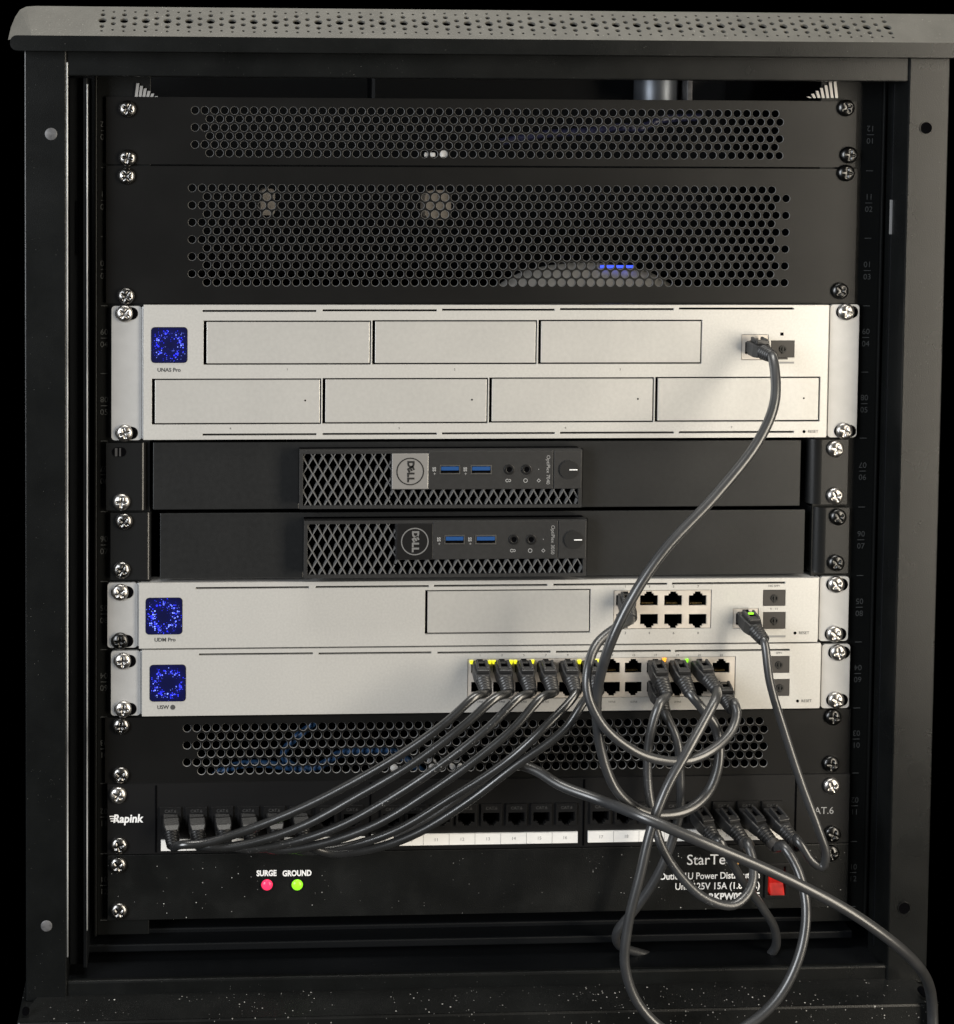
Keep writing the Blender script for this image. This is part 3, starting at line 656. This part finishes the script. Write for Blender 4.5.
def mini_pc(label, box, d, silver, model):
    """d: pixel offset of this unit against the upper one"""
    y = -.016; dx, dy = d
    x0, x1, z0, z1 = RC(*box, y)
    t = thing('mini_computer', ((x0+x1)/2, y, z0), label, 'mini computer', 'small black desktop computers on the rack shelves')
    q = lambda px, py, yy=y: P(px+dx, py+dy, yy)
    bx = .0010
    xb, xp1 = q(391, 480).x, q(553, 480).x
    zlow = q(440, 489.5).z
    # shell around the recessed grille
    m = MB(); m.plate(x0, x1, z0, z1, [(x0+.0022, xb, z0+.002, z1-.002), (xb-.0001, x1-.0022, z0+.002, zlow)], y, y+.006)
    m.build('front_bezel', M['pc'], t, .0005)
    m = MB(); m.box(x0+.0005, x1-.0005, y+.0062, .16, z0+.0004, z1-.0004); m.build('case', M['gap'], t)
    # diamond lattice
    m = MB(); pw = .0064; ph = .0108
    regions = [(x0+.0020, xb+.0002, z0+.0018, z1-.0018), (xb-.0002, x1-.0020, z0+.0018, zlow+.0002)]
    sl_ = ph/pw
    for s_ in (1, -1):
        for k in range(-20, 60):
            for (ra, rb, rz0, rz1) in regions:
                c = (x0+.0022)+k*pw      # line: x = c + s*(z-z1)/slope
                ts = sorted([rz0, rz1]); pa = c+s_*(ts[0]-z0)/sl_; pb = c+s_*(ts[1]-z0)/sl_
                A_ = Vector((pa, 0, ts[0])); B_ = Vector((pb, 0, ts[1])); D_ = B_-A_
                t0, t1 = 0, 1
                if abs(D_.x) > 1e-9:
                    u0, u1 = sorted([(ra-A_.x)/D_.x, (rb-A_.x)/D_.x]); t0, t1 = max(t0, u0), min(t1, u1)
                if t1-t0 < .02: continue
                p0, p1 = A_+D_*t0, A_+D_*t1; n_ = Vector((D_.z, 0, -D_.x)).normalized()*.00055
                yo = y+.0012+(.0003 if s_ > 0 else 0)
                a_, b2 = Vector((0, yo, 0)), Vector((0, yo+.0035, 0))
                vs = [p0+a_, p1+a_, p0+n_*1.2+b2, p1+n_*1.2+b2, p0-n_*1.2+b2, p1-n_*1.2+b2]
                f0 = [v+n_*.45*kk for v, kk in ((p0+a_, 1), (p1+a_, 1), (p0+a_, -1), (p1+a_, -1))]
                m.add([f0[0], f0[1], f0[3], f0[2], vs[2], vs[3], vs[5], vs[4]], [(0, 1, 2, 3), (0, 4, 5, 1), (3, 2, 6, 7), (0, 3, 7, 4), (1, 5, 6, 2)])
    m.build('lattice_grille', M['grille'], t)
    # control strip with ports, raised over the bezel
    m = MB(); z_top = q(470, 453).z
    m.box(q(428.5, 0).x if False else q(428.5, 470).x, xp1-.0002, y-.0006, y+.002, zlow+.0002, z1-.0006); st = m.build('port_strip', M['pc'], t, .0003)
    m = MB(); m.box(xp1+.0004, x1-.0006, y-.0006, y+.002, zlow+.0002, z1-.0006); kp = m.build('power_panel', M['pc'], t, .0003)
    a, b_ = q(392, 453.5), q(428, 488.8); yy = y-.0008
    m = MB(); m.box(a.x, b_.x, yy, y+.002, b_.z, a.z); bd = m.build('maker_badge', M['badge'] if silver else M['plastic'], t, .0003)
    cx, cz = (a.x+b_.x)/2, (a.z+b_.z)/2; R = .0088
    m = MB(); m.ring(cx, cz, R, R-.0007, yy-.00015, yy+.0002)
    m.text('D', cx+.0002, cz+.0046, yy-.00016, .0058, -90, bold=.00032); m.text('E', cx+.0002, cz+.0015, yy-.00016, .0054, -90+28, bold=.00032)
    m.text('L', cx+.0002, cz-.0020, yy-.00016, .0058, -90, bold=.00032); m.text('L', cx+.0002, cz-.0052, yy-.00016, .0058, -90, bold=.00032)
    m.build('badge_lettering', M['blackprint'] if silver else M['badgering'], bd)
    yy = y-.0006
    for ux in ((439.5, 460), (470.5, 491.5)):
        a, b_ = q(ux[0], 464.8), q(ux[1], 473.8)
        m = MB(); m.plate(a.x, b_.x, b_.z, a.z, [(a.x+.0007, b_.x-.0007, b_.z+.0007, a.z-.0007)], yy-.0003, yy+.002); u = m.build('usb_port', M['steel'], t)
        m = MB(); m.box(a.x+.0007, b_.x-.0007, yy-.0001, yy+.0005, b_.z+.0007, a.z-.0007); m.build('socket', M['gap'], u)
        m = MB(); m.box(a.x+.001, b_.x-.001, yy-.0003, yy+.0001, (a.z+b_.z)/2-.0005, a.z-.001); m.build('tongue', M['usbblue'], u)
        m = MB(); a = q(ux[0]-5, 469); m.text('SS', a.x-.0004, a.z, yy-.0002, .0030, -90, bold=.0001); m.text('+', a.x, a.z-.003, yy-.0002, .003); m.build('usb_mark', M['greyprint'], u)
    for jx in (509, 526.3):
        a = q(jx, 469.2); m = MB(); m.ring(a.x, a.z, .0033, .0017, yy-.0006, yy+.002); j = m.build('audio_jack', M['plastic'], t, .0003)
        m = MB(); m.disc(a.x, a.z, .0017, yy-.0002, yy+.001, 18); m.build('socket', M['gap'], j)
    m = MB(); a = q(508, 480.3); m.ring(a.x-.0007, a.z, .0011, .0007, yy-.0002, yy+.0001, 12); m.ring(a.x+.0009, a.z, .0009, .0005, yy-.0002, yy+.0001, 12)
    a = q(525.3, 480.3); m.ring(a.x, a.z, .0014, .0010, yy-.0002, yy+.0001, 14); a = q(538.5, 480.3); m.ring(a.x, a.z, .0013, .0008, yy-.0002, yy+.0001, 4)
    a = q(538.5, 469); m.disc(a.x, a.z, .0003, yy-.0002, yy+.0001, 8)
    a = q(547.8, 469.5); m.text(model, a.x, a.z, yy-.0002, .0032, -90); m.build('strip_print', M['greyprint'], st)
    a = q(568.2, 469.2); m = MB(); m.disc(a.x, a.z, .0058, yy-.0010, yy+.001, 32); kb = m.build('power_button', M['knob'], t, .0005)
    m = MB(); m.box(a.x+.0004, a.x+.0055, yy-.0013, yy-.0009, a.z-.0003, a.z+.0003); m.build('button_mark', M['white'], kb)
    return t
mini_pc('small black desktop computer with a silver square badge, on the upper shelf', (299.5, 450.3, 582, 508.3), (0, 0), True, 'OptiPlex 7040')
mini_pc('small black desktop computer with a black square badge, on the lower shelf', (304, 520.3, 586.5, 577.3), (4.6, 70), False, 'OptiPlex 3050')

# ------------------------------------------------------------------ PATCH PANEL
y = -.0035
x0, x1, z0, z1 = RC(107.5, 779.3, 849, 848.5, y)
pp = thing('patch_panel', ((x0+x1)/2, y, z0), 'black patch panel with 24 numbered jacks over white paper strips', 'patch panel')
secs = [(156.5, 369.5), (370.8, 583), (584.3, 795)]
holes = []
jk = []
for i in range(8): jk.append(((170.5+25.9*i), 820.5-.25*i, 0))
for i in range(8): jk.append(((391+25.0*i), 818.5-.28*i, 1))
for i in range(8): jk.append(((600+24.5*i), 815.8-.2*i, 2))
for a, b_, k in jk:
    c = P(a, b_, y); holes += rj_holes(c.x, c.z, .0108, .0072, up=False)
m = MB(); m.plate(x0, x1, z0, z1, holes, y, y+.002); face = m.build('panel_face', M['plastic'], pp, .0002)
for s_ in (156, 370.2, 583.6, 795.5):
    m = MB(); a = P(s_, 815, y); m.box(a.x-.0005, a.x+.0005, y-.0004, y+.0003, z0+.001, z1-.001)
    m.build('section_groove', M['gap'], face)
ytxt = y-.0016
for i, (a, b_, k) in enumerate(jk):
    c = P(a, b_, y); rj_port(c.x, c.z, y+.0021, pp, False, .0108, .0072, mname='jack')
    m = MB(); m.plate(c.x-.0068, c.x+.0068, c.z-.0052, c.z+.0092, rj_holes(c.x, c.z, .0108, .0072, up=False), y-.0014, y-.00005)
    cm = m.build('jack_cover', M['plastic'], pp, .0003)
    m = MB(); m.text('CAT.6', c.x, c.z+.0066, ytxt+.0001, .0028); m.build('jack_text', M['darkprint'], cm)
for (sa, sb), (py0, py1) in zip(((161, 365), (371.5, 577.5), (588, 790)), ((838.5, 849.0), (833.4, 844.2), (829.6, 840.6))):
    a0, a1, b0, b1 = RC(sa, py0, sb, py1, y-.001)
    m = MB(); m.box(a0, a1, y-.0015, y-.0001, b0, b1); st = m.build('label_strip', M['paper'], pp)
    m = MB(); k0 = {161: 0, 371.5: 8, 588: 16}[sa]
    for i in range(8):
        xx = a0+(a1-a0)*(i+.5)/8; m.text(str(k0+i+1), xx, (b0+b1)/2, y-.0016, .0030)
        if i: m.box(a0+(a1-a0)*i/8-.0001, a0+(a1-a0)*i/8+.0001, y-.00162, y-.0015, b0, b1)
    m.build('port_numbers', M['greyprint'], st)
m = MB(); a = P(128.5, 818.8, y); m.text('Rapink', a.x-.0006, a.z, y-.0002, .0074, shear=.12, bold=.00022, xs=.93)
for k in range(3): b0 = P(109.5+k*.6, 816.3+2.3*k, y); m.box(b0.x, b0.x+.0042, y-.0003, y-.0001, b0.z-.0003, b0.z+.0003)
m.build('brand_lettering', M['white'], face)
m = MB(); a = P(820.5, 810.8, y); m.text('CAT.6', a.x, a.z, y-.0002, .0066); m.build('category_lettering', M['greyprint'], face)
for s_ in ((118, 795), (119, 845.5), (831.5, 786), (832.5, 834, 1)): screw(s_[0], s_[1], pp, y-.0006, len(s_) > 2)

# ------------------------------------------------------------------ POWER DISTRIBUTION UNIT
y = -.0035
x0, x1, z0, z1 = RC(107.5, 849.5, 848, 914.0, y)
pd = thing('power_distribution_unit', ((x0+x1)/2, y, z0), 'black power strip at the rack bottom with two small lamps and a red rocker switch', 'power strip')
swb = RC(765.5, 864, 787, 896.5, y)
M['pdu'] = mat('pdu_paint', (.0075, .008, .008), .36, spec=.3, bump=(1400, .2), noise=(30, .3), specks=(480, .20, (.5, .5, .48), 12), rvar=.05)
m = MB(); m.plate(x0, x1, z0, z1, [swb], y, y+.002); face = m.build('panel_face', M['pdu'], pd, .0004)
m = MB(); m.box(x0+.03, x1-.03, y+.012, .06, z0+.001, z1-.001); m.build('housing', M['gap'], pd)
m = MB()
a = P(266.5, 873.3, y); m.text('SURGE', a.x, a.z, y-.0002, .0052, bold=.0002, xs=.82); a = P(297, 873.3, y); m.text('GROUND', a.x, a.z, y-.0002, .0052, bold=.0002, xs=.82)
m.build('lamp_lettering', M['white'], face)
for px, mm in ((267, 'led_red'), (297.2, 'led_green')):
    a = P(px, 884.5, y); m = MB(); m.ring(a.x, a.z, .0044, .0037, y-.0006, y+.001, 24); lo_ = m.build('indicator_lamp', M['plastic'], pd)
    m = MB(); m.dome(a.x, a.z, .0037, y, .0024); ll = m.build('lamp_lens', M[mm], lo_)
m = MB(); a = P(686.5, 860.3, y); m.text('StarTech', a.x, a.z, y-.0002, .0098, align='LEFT', bold=.00004, xs=.98)
a = P(760, 875, y); m.text('8 Outlet 1U Power Distribution', a.x, a.z, y-.0002, .0063, align='RIGHT', bold=.0001, xs=.865)
a = P(760, 885.3, y); m.text('Unit 125V 15A (1.8kVA)', a.x, a.z, y-.0002, .0063, align='RIGHT', bold=.0001, xs=.9)
a = P(760, 896, y); m.text('RKPW081915', a.x, a.z, y-.0002, .0062, align='RIGHT', bold=.00022, xs=.95)
m.build('rating_lettering', M['white'], face)
m = MB(); a = P(736, 862, y); m.disc(a.x, a.z, .0022, y-.0003, y-.0001, 14); m.build('brand_dot', M['orange'], face)
sx0, sx1, sz0, sz1 = swb
m = MB(); m.plate(sx0-.0008, sx1+.0008, sz0-.0008, sz1+.0008, [(sx0+.0014, sx1-.0014, sz0+.0014, sz1-.0014)], y-.0012, y+.003); rk = m.build('switch_frame', M['plastic'], pd, .0003)
m = MB(); c0, c1, d0, d1 = sx0+.0024, sx1-.0024, sz0+.0022, sz1-.0056; zm_ = (d0+d1)/2
m.prism([(0, 0)], 0, 0) if False else None
m.add([(c0, y-.0030, d0), (c1, y-.0030, d0), (c1, y+.0002, zm_), (c0, y+.0002, zm_), (c1, y-.0012, d1), (c0, y-.0012, d1), (c0, y+.006, d0), (c1, y+.006, d0), (c1, y+.006, d1), (c0, y+.006, d1)],
      [(0, 1, 2, 3), (3, 2, 4, 5), (0, 6, 7, 1), (5, 4, 8, 9), (1, 7, 8, 4, 2), (0, 3, 5, 9, 6)])
m.build('rocker', M['rocker'], rk, .0004)
m = MB(); m.box(c0, c1, y-.0004, y+.004, d1+.0003, sz1-.0015); m.build('switch_shutter', M['plastic'], rk)
for s_ in ((118, 865), (119, 911), (831, 853, 1)): screw(s_[0], s_[1], pd, y-.0006, len(s_) > 2)
m = MB(); a0, a1, b0, b1 = RC(100, 922, 826, 941, .015); m.box(a0, a1, .014, .03, b0, b1); m.build('lower_cross_member', M['inner'], cab, .001)

# ------------------------------------------------------------------ NETWORK CABLES
def frame_to(d, up=Vector((0, 0, 1))):
    d = d.normalized(); r = d.cross(up)
    if r.length < 1e-4: r = Vector((1, 0, 0))
    r.normalize(); u = r.cross(d); return d, r, u
def plug(parent, at, d, collar=None, bm='boot', hood=True, s=1.0, L1=.013, L2=.011):
    """modular plug: body along d from the jack mouth, latch hood on top, ribbed strain relief"""
    d, r, u = frame_to(Vector(d)); T = Matrix((( r.x, d.x, u.x, at[0]), (r.y, d.y, u.y, at[1]), (r.z, d.z, u.z, at[2]), (0, 0, 0, 1)))
    w, h = .0108*s, .0082*s
    m = MB(); m.T = T
    def ringpts(yy, w_, h_): return [(-w_/2, yy, -h_/2), (w_/2, yy, -h_/2), (w_/2, yy, h_/2), (-w_/2, yy, h_/2)]
    st = [(-.006, w*.92, h*.8), (0, w*.95, h*.9), (.001, w, h), (L1*.62, w*.98, h), (L1, w*.74, h*.86)]
    vs = []
    for a in st: vs += ringpts(*a)
    fs = [(3, 2, 1, 0)]
    for i in range(len(st)-1):
        for k in range(4): fs.append((4*i+k, 4*i+(k+1) % 4, 4*i+4+(k+1) % 4, 4*i+4+k))
    e = 4*(len(st)-1); fs.append((e, e+1, e+2, e+3)); m.add(vs, fs)
    b = m.build('plug', M[bm], parent, .0008)
    m = MB(); m.T = T
    if hood:
        m.box(-w*.36, -w*.20, .0005, L1*.7, h/2, h/2+.0030); m.box(w*.20, w*.36, .0005, L1*.7, h/2, h/2+.0030)
        m.box(-w*.36, w*.36, L1*.5, L1*.82, h/2-.0002, h/2+.0024)
        m.build('latch_hood', M[bm], b, .0005)
        m = MB(); m.T = T; m.box(-w*.2, w*.2, .0006, L1*.5, h/2-.0004, h/2+.0004); m.build('latch_well', M['gap'], b)
        m = MB(); m.T = T
        m.add([(-w*.16, -.001, h/2+.0002), (w*.16, -.001, h/2+.0002), (w*.16, L1*.16, h/2+.0012), (-w*.16, L1*.16, h/2+.0012), (-w*.16, -.001, h/2-.0006), (w*.16, -.001, h/2-.0006), (w*.16, L1*.16, h/2), (-w*.16, L1*.16, h/2)],
              [(0, 1, 2, 3), (4, 7, 6, 5), (0, 4, 5, 1), (2, 6, 7, 3), (0, 3, 7, 4), (1, 5, 6, 2)])
        m.build('latch_tongue', M[bm], b, .0002)
    m = MB(); m.T = T; pts = []; rr = []
    n = 5
    for i in range(n):
        t0 = L1+L2*i/n; R = .0050-.0011*i/n
        pts += [(0, t0, 0), (0, t0+L2/n*.55, 0), (0, t0+L2/n*.6, 0), (0, t0+L2/n*.95, 0)]; rr += [R, R, R-.0008, R-.0008]
    m.tube(pts, rr, 14, straight=True); m.build('strain_relief', M[bm], b)
    if collar:
        m = MB(); m.T = T; m.tube([(0, L1+L2-.0005, 0), (0, L1+L2+.0035, 0)], [.0046, .0042], 16, straight=True); m.build('collar', M[collar], b)
        L2 += .003
    return Vector(at)+d*(L1+L2-.002), d
def cable(label, pts, plugs, r=.0030, jacket='cable', group='black network cables', cat='network cable'):
    """pts: list of (px,py,y) ; plugs: list of dict(at, d) for start and end (None = free end)"""
    first = plugs[0]['at'] if plugs[0] else P(*pts[0])
    t = thing('network_cable', first, label, cat, group)
    path = [P(*q) for q in pts]
    for e, pl in enumerate(plugs):
        if not pl: continue
        tip, d = plug(t, pl['at'], pl['d'], pl.get('collar'), pl.get('bm', 'boot'), pl.get('hood', True), pl.get('s', 1.0), pl.get('L1', .013), pl.get('L2', .011))
        ext = [tip-d*.003, tip+d*.002]
        if e == 0:
            while len(path) > 3 and (path[0]-tip).length < .011: path.pop(0)
        else:
            while len(path) > 3 and (path[-1]-tip).length < .009: path.pop()
        path = ext+path if e == 0 else path+ext[::-1]
    m = MB(); m.tube(path, r, 14); m.build('jacket', M[jacket], t)
    return t
def at_port(c, y=-.0075): return (c[0], y, c[1])
PY = -.0075
# bunch of six from the left ports of the switch to the first patch jacks
ends = []
for i in range(6):
    c = P(jk[i][0], jk[i][1], -.0045); ends.append((c.x, -.0052, c.z))
B6 = [
 [(476, 696, -.037), (444, 724, -.042), (400, 755, -.042), (350, 784, -.040), (300, 809, -.038), (250, 829, -.036), (205, 843, -.036), (180, 845, -.034)],
 [(497, 697, -.037), (461, 728, -.043), (411, 765, -.044), (360, 795, -.042), (305, 825, -.040), (262, 840, -.038), (225, 847, -.036), (203, 846, -.034)],
 [(520, 697, -.037), (488, 728, -.043), (441, 765, -.044), (388, 800, -.042), (338, 827, -.040), (290, 843, -.037), (250, 849, -.036), (229, 846, -.034)],
 [(542, 697, -.037), (514, 728, -.043), (474, 761, -.045), (424, 796, -.044), (375, 825, -.042), (325, 843, -.039), (280, 850, -.036), (256, 846, -.034)],
 [(566, 696, -.036), (546, 726, -.040), (506, 762, -.040), (449, 799, -.038), (397, 830, -.036), (345, 847, -.032), (305, 851, -.032), (282, 846, -.032)],
 [(588, 697, -.036), (564, 730, -.040), (515, 766, -.040), (466, 803, -.038), (415, 834, -.036), (372, 849, -.034), (330, 853, -.033), (308, 846, -.033)]]
names6 = ['first of the six cables sweeping left from the switch, highest and leftmost of the bunch',
          'second of the six cables sweeping left from the switch, just below the highest one',
          'third of the six cables sweeping left from the switch, with white printing on its jacket',
          'fourth from the top of the six cables sweeping left from the switch',
          'fifth of the six cables sweeping left from the switch, just above the lowest one',
          'sixth of the six cables sweeping left from the switch, lowest and rightmost of the bunch']
for i in range(6):
    c = scs[i]
    cable(names6[i], B6[i], [dict(at=at_port(c), d=(-.02, -1, -.34)), dict(at=ends[i], d=(.12, -1, -.55), L1=.010, L2=.009, hood=False, bm='plastic')],
          r=.00265, jacket='darkprinted' if i == 2 else 'darkcable', group='six cables sweeping from the switch to the patch panel')
pj = {k: P(jk[16+k][0], jk[16+k][1], -.005) for k in range(8)}
def pjat(k): return (pj[k].x, -.0055, pj[k].z)
# A: storage unit -> switch column 11 (index 9)
cable('long thick cable hanging from the storage unit, crossing both shelves diagonally', [(770, 366, -.036), (775, 400, -.045), (759, 440, -.052), (716, 495, -.060), (663, 552, -.066), (630, 602, -.068), (608, 650, -.066), (597, 697, -.058), (601, 750, -.055), (618, 792, -.055), (648, 813, -.052), (685, 811, -.045), (708, 792, -.040), (719, 760, -.038), (716, 728, -.034), (702, 708, -.032), (691, 697, -.030)],
      [dict(at=at_port(jn), d=(.10, -1, -.10), s=1.08, L1=.012), dict(at=at_port(scs[9]), d=(.05, -1, -.40))], r=.0031)
# B: gateway port 1 -> switch lower last
cable('cable looping left out of the gateway and round into the last lower switch port', [(617, 627, -.036), (597, 644, -.046), (588, 668, -.054), (588, 695, -.058), (602, 724, -.062), (625, 745, -.062), (652, 758, -.060), (684, 761, -.058), (712, 750, -.052), (732, 730, -.042), (737, 712, -.036), (734, 702, -.033)],
      [dict(at=at_port(gcs[0]), d=(-.10, -1, -.30), L1=.012, L2=.008), dict(at=at_port(scs[23]), d=(0, -1, -.30), L1=.012, L2=.009)], r=.0029)
# C: switch column 9 upper -> patch 22
cable('printed cable dropping from the switch and curling over the power strip lettering', [(660, 703, -.038), (653, 722, -.040), (648, 752, -.040), (648, 785, -.041), (653, 815, -.045), (660, 842, -.050), (676, 870, -.055), (703, 897, -.060), (733, 905, -.060), (751, 888, -.055), (753, 862, -.046), (747, 842, -.038)],
      [dict(at=at_port(scs[8]), d=(.03, -1, -.45)), dict(at=pjat(5), d=(.28, -1, -.30), collar='sfp', L1=.015, L2=.011)], r=.0028, jacket='print')
# D: lower switch port -> loops down inside -> patch 21
cable('cable running down behind the others and tucking under the power strip', [(671, 716, -.030), (677, 740, -.031), (680, 775, -.031), (680, 808, -.031), (673, 838, -.031), (657, 876, -.028), (636, 908, -.022), (617, 932, -.014), (619, 945, -.006), (650, 956, .002), (700, 972, .006), (750, 968, .004), (774, 950, -.004), (775, 930, -.012), (762, 907, -.020), (742, 880, -.028), (726, 852, -.034), (718, 838, -.036)],
      [dict(at=at_port(scs[20]), d=(.05, -1, -.55), L1=.010, L2=.009), dict(at=pjat(4), d=(.20, -1, -.30), collar='sfp', L1=.015, L2=.010)], r=.0028)
# E: switch column 11 -> big bottom loop -> patch 23
cable('cable hanging in the biggest loop down past the bottom edge of the cabinet', [(716, 698, -.040), (706, 718, -.048), (688, 750, -.058), (668, 785, -.064), (652, 826, -.068), (640, 875, -.070), (628, 925, -.070), (625, 966, -.070), (638, 1003, -.070), (668, 1032, -.070), (706, 1042, -.070), (748, 1025, -.070), (780, 995, -.068), (801, 950, -.064), (806, 905, -.058), (797, 868, -.048), (783, 846, -.040)],
      [dict(at=at_port(scs[10]), d=(.14, -1, -.26)), dict(at=pjat(6), d=(.34, -1, -.32), collar='sfp', L1=.016, L2=.011)], r=.0030)
# F: gateway uplink -> patch 24
cable('cable running steeply down right from green-lit gateway plug to last patch jack', [(762, 652, -.034), (770, 682, -.036), (784, 730, -.038), (802, 785, -.042), (818, 828, -.046), (826, 854, -.046), (822, 867, -.044), (812, 861, -.042), (802, 846, -.040), (796, 838, -.037)],
      [dict(at=at_port(gj), d=(.14, -1, -.28), s=1.05), dict(at=pjat(7), d=(.28, -1, -.30), collar='sfp', L1=.015, L2=.011)], r=.0027)
# G: long diagonal
cable('long diagonal cable crossing the loops and leaving over the bottom right cabinet corner', [(395, 838, -.014), (440, 812, -.016), (480, 782, -.020), (510, 764, -.024), (535, 770, -.030), (560, 785, -.038), (600, 800, -.052), (645, 818, -.078), (690, 837, -.086), (745, 860, -.088), (800, 885, -.090), (850, 912, -.090), (895, 944, -.086), (918, 966, -.078), (929, 986, -.062), (932, 1004, -.056), (933, 1040, -.056)],
      [None, None], r=.0033)
m = MB(); a = P(751, 613.5, -.0245); m.box(a.x-.0016, a.x+.0016, a.y-.0004, a.y+.0008, a.z-.0005, a.z+.0005)
lk = [o for o in COL.objects if o.name.startswith('network_cable') and 'green-lit' in o.get('label', '')][0]
m.build('lit_latch', M['led_green'], lk)

# ------------------------------------------------------------------ THINGS SEEN THROUGH THE VENTS
def hidden_cable(label, pts, r=.0026, mm='bluecable', name='network_cable'):
    p0 = P(*pts[0]); t = thing(name, p0, label, 'network cable', 'blue cables behind the vent panels')
    m = MB(); m.tube([P(*q) for q in pts], r, 10); m.build('jacket', M[mm], t); return t
hidden_cable('blue cable arching low behind the holes of the bottom perforated panel', [(214, 776, .004), (226, 769, .004), (245, 764, .004), (266, 764, .006), (300, 768, .006), (320, 766, .004), (337, 755, .004), (362, 750, .004), (390, 751, .004), (412, 764, .006), (430, 778, .01)])
hidden_cable('blue cable standing upright behind the left of the bottom perforated panel', [(318, 716, .004), (309, 727, .004), (291, 742, .004), (283, 755, .005), (290, 764, .004), (305, 771, .004)], .0024)
hidden_cable('dim violet-blue cable crossing behind the topmost perforated panel', [(500, 142, .012), (545, 134, .010), (590, 131, .008), (620, 127, .005), (640, 128, .005), (660, 120, .006), (700, 117, .01)], .0026, 'violetcable')
ap = thing('access_point', P(597, 300, .045), 'round white disc device with a thin blue light, behind the two-unit perforated panel', 'access point')
c = P(597, 293, .045); m = MB(); vs = []; fs = []; n = 40; k = 8; RX, RZ = .064, .0235
for j in range(k+1):
    t_ = j/k*math.pi/2
    for i in range(n):
        a = 2*math.pi*i/n; vs.append((c.x+RX*math.cos(t_)*math.cos(a), c.y+.03+.03*math.cos(t_)*math.sin(a), c.z-.006+RZ*math.sin(t_)))
for j in range(k):
    for i in range(n): fs.append((j*n+i, j*n+(i+1) % n, (j+1)*n+(i+1) % n, (j+1)*n+i))
m.add(vs, fs, True); m.build('dome_cover', M['pale'], ap)
m = MB(); m.box(c.x+.006, c.x+.030, c.y+.014, c.y+.016, c.z+.0155, c.z+.0172); m.build('light_bar', M['led_blue'], ap)
def lump(label, px, py, y, w, h, mm, name='power_adapter', cat='adapter'):
    a = P(px, py, y); t = thing(name, a, label, cat); m = MB(); m.rrect(a.x-w/2, a.x+w/2, a.z-h/2, a.z+h/2, min(w, h)*.3, y, y+.02); m.build('housing', M[mm], t, .002, seg=3)
    m = MB(); m.tube([(a.x, y+.012, a.z-h/2+.001), (a.x+.004, y+.03, a.z-h/2-.006), (a.x+.012, y+.06, a.z-h/2-.012)], .0015, 8); m.build('lead', M['plastic'], t)
lump('pale square adapter seen through the top middle holes of the two-unit perforated panel', 438, 205, .006, .017, .019, 'tan')
lump('narrow pale adapter seen through the top left holes of the two-unit perforated panel', 268, 202, .010, .009, .017, 'tan')
for px, py, w in ((395, 767, .007), (432, 764, .006), (456, 766, .008)):
    t = thing('cable_tie_end', P(px, py, .004), {395: 'white cable tie end, leftmost of three white specks low behind the bottom perforated panel', 432: 'white cable tie end, middle one of three white specks low behind the bottom perforated panel', 456: 'white cable tie end, rightmost of three white specks low behind the bottom perforated panel'}[px], 'cable tie', 'white tie ends behind the bottom perforated panel')
    a = P(px, py, .004); m = MB(); m.rrect(a.x-w/2, a.x+w/2, a.z-.0025, a.z+.0025, .002, .004, .007); m.build('tie_head', M['white'], t)
t = thing('metal_clip', P(437, 153, .004), 'small bright metal clip behind the bottom edge of the topmost perforated panel', 'clip')
m = MB(); a = P(437, 153.5, .004); m.box(a.x-.008, a.x-.001, .004, .006, a.z-.0022, a.z+.0006); m.box(a.x+.002, a.x+.008, .004, .006, a.z-.0024, a.z+.0020); m.build('clip_tab', M['white'], t, .0004)
t = thing('brass_fastener', P(787, 118, .003), 'bright metal fastener filling the last right hole of the topmost perforated panel', 'fastener')
m = MB(); a = P(787, 118, .003); m.dome(a.x, a.z, .0028, .003, .002); m.build('fastener_head', M['nickel'], t)

# ------------------------------------------------------------------ light
w = bpy.data.worlds.new('World'); C.world = w; w.use_nodes = True
w.node_tree.nodes['Background'].inputs[0].default_value = (.0, .0, .0, 1); w.node_tree.nodes['Background'].inputs[1].default_value = 0
def area(name, loc, target, sx, sy, power, col, spread=None):
    l = bpy.data.lights.new(name, 'AREA'); l.shape = 'RECTANGLE'; l.size = sx; l.size_y = sy; l.energy = power; l.color = col
    if spread: l.spread = math.radians(spread)
    o = bpy.data.objects.new(name, l); COL.objects.link(o); o.location = loc
    o.rotation_euler = (Vector(target)-Vector(loc)).to_track_quat('-Z', 'Y').to_euler(); return o
area('warm_window_light', (1.10, -1.05, .15), (0, 0, 0), .5, 1.5, 28, (1, .905, .75))
area('cool_room_light', (-1.65, -1.45, .45), (0, 0, 0), .9, 1.2, 46, (.93, .965, 1.0))
area('ceiling_light', (0, -.30, 1.7), (0, 0, .2), 1.2, .4, 24, (1, .97, .90))
C.view_settings.view_transform = 'Standard'; C.view_settings.look = 'None'; C.view_settings.exposure = 0; C.view_settings.gamma = 1
C.render.engine = 'CYCLES'
C.render.resolution_x = W_; C.render.resolution_y = H_
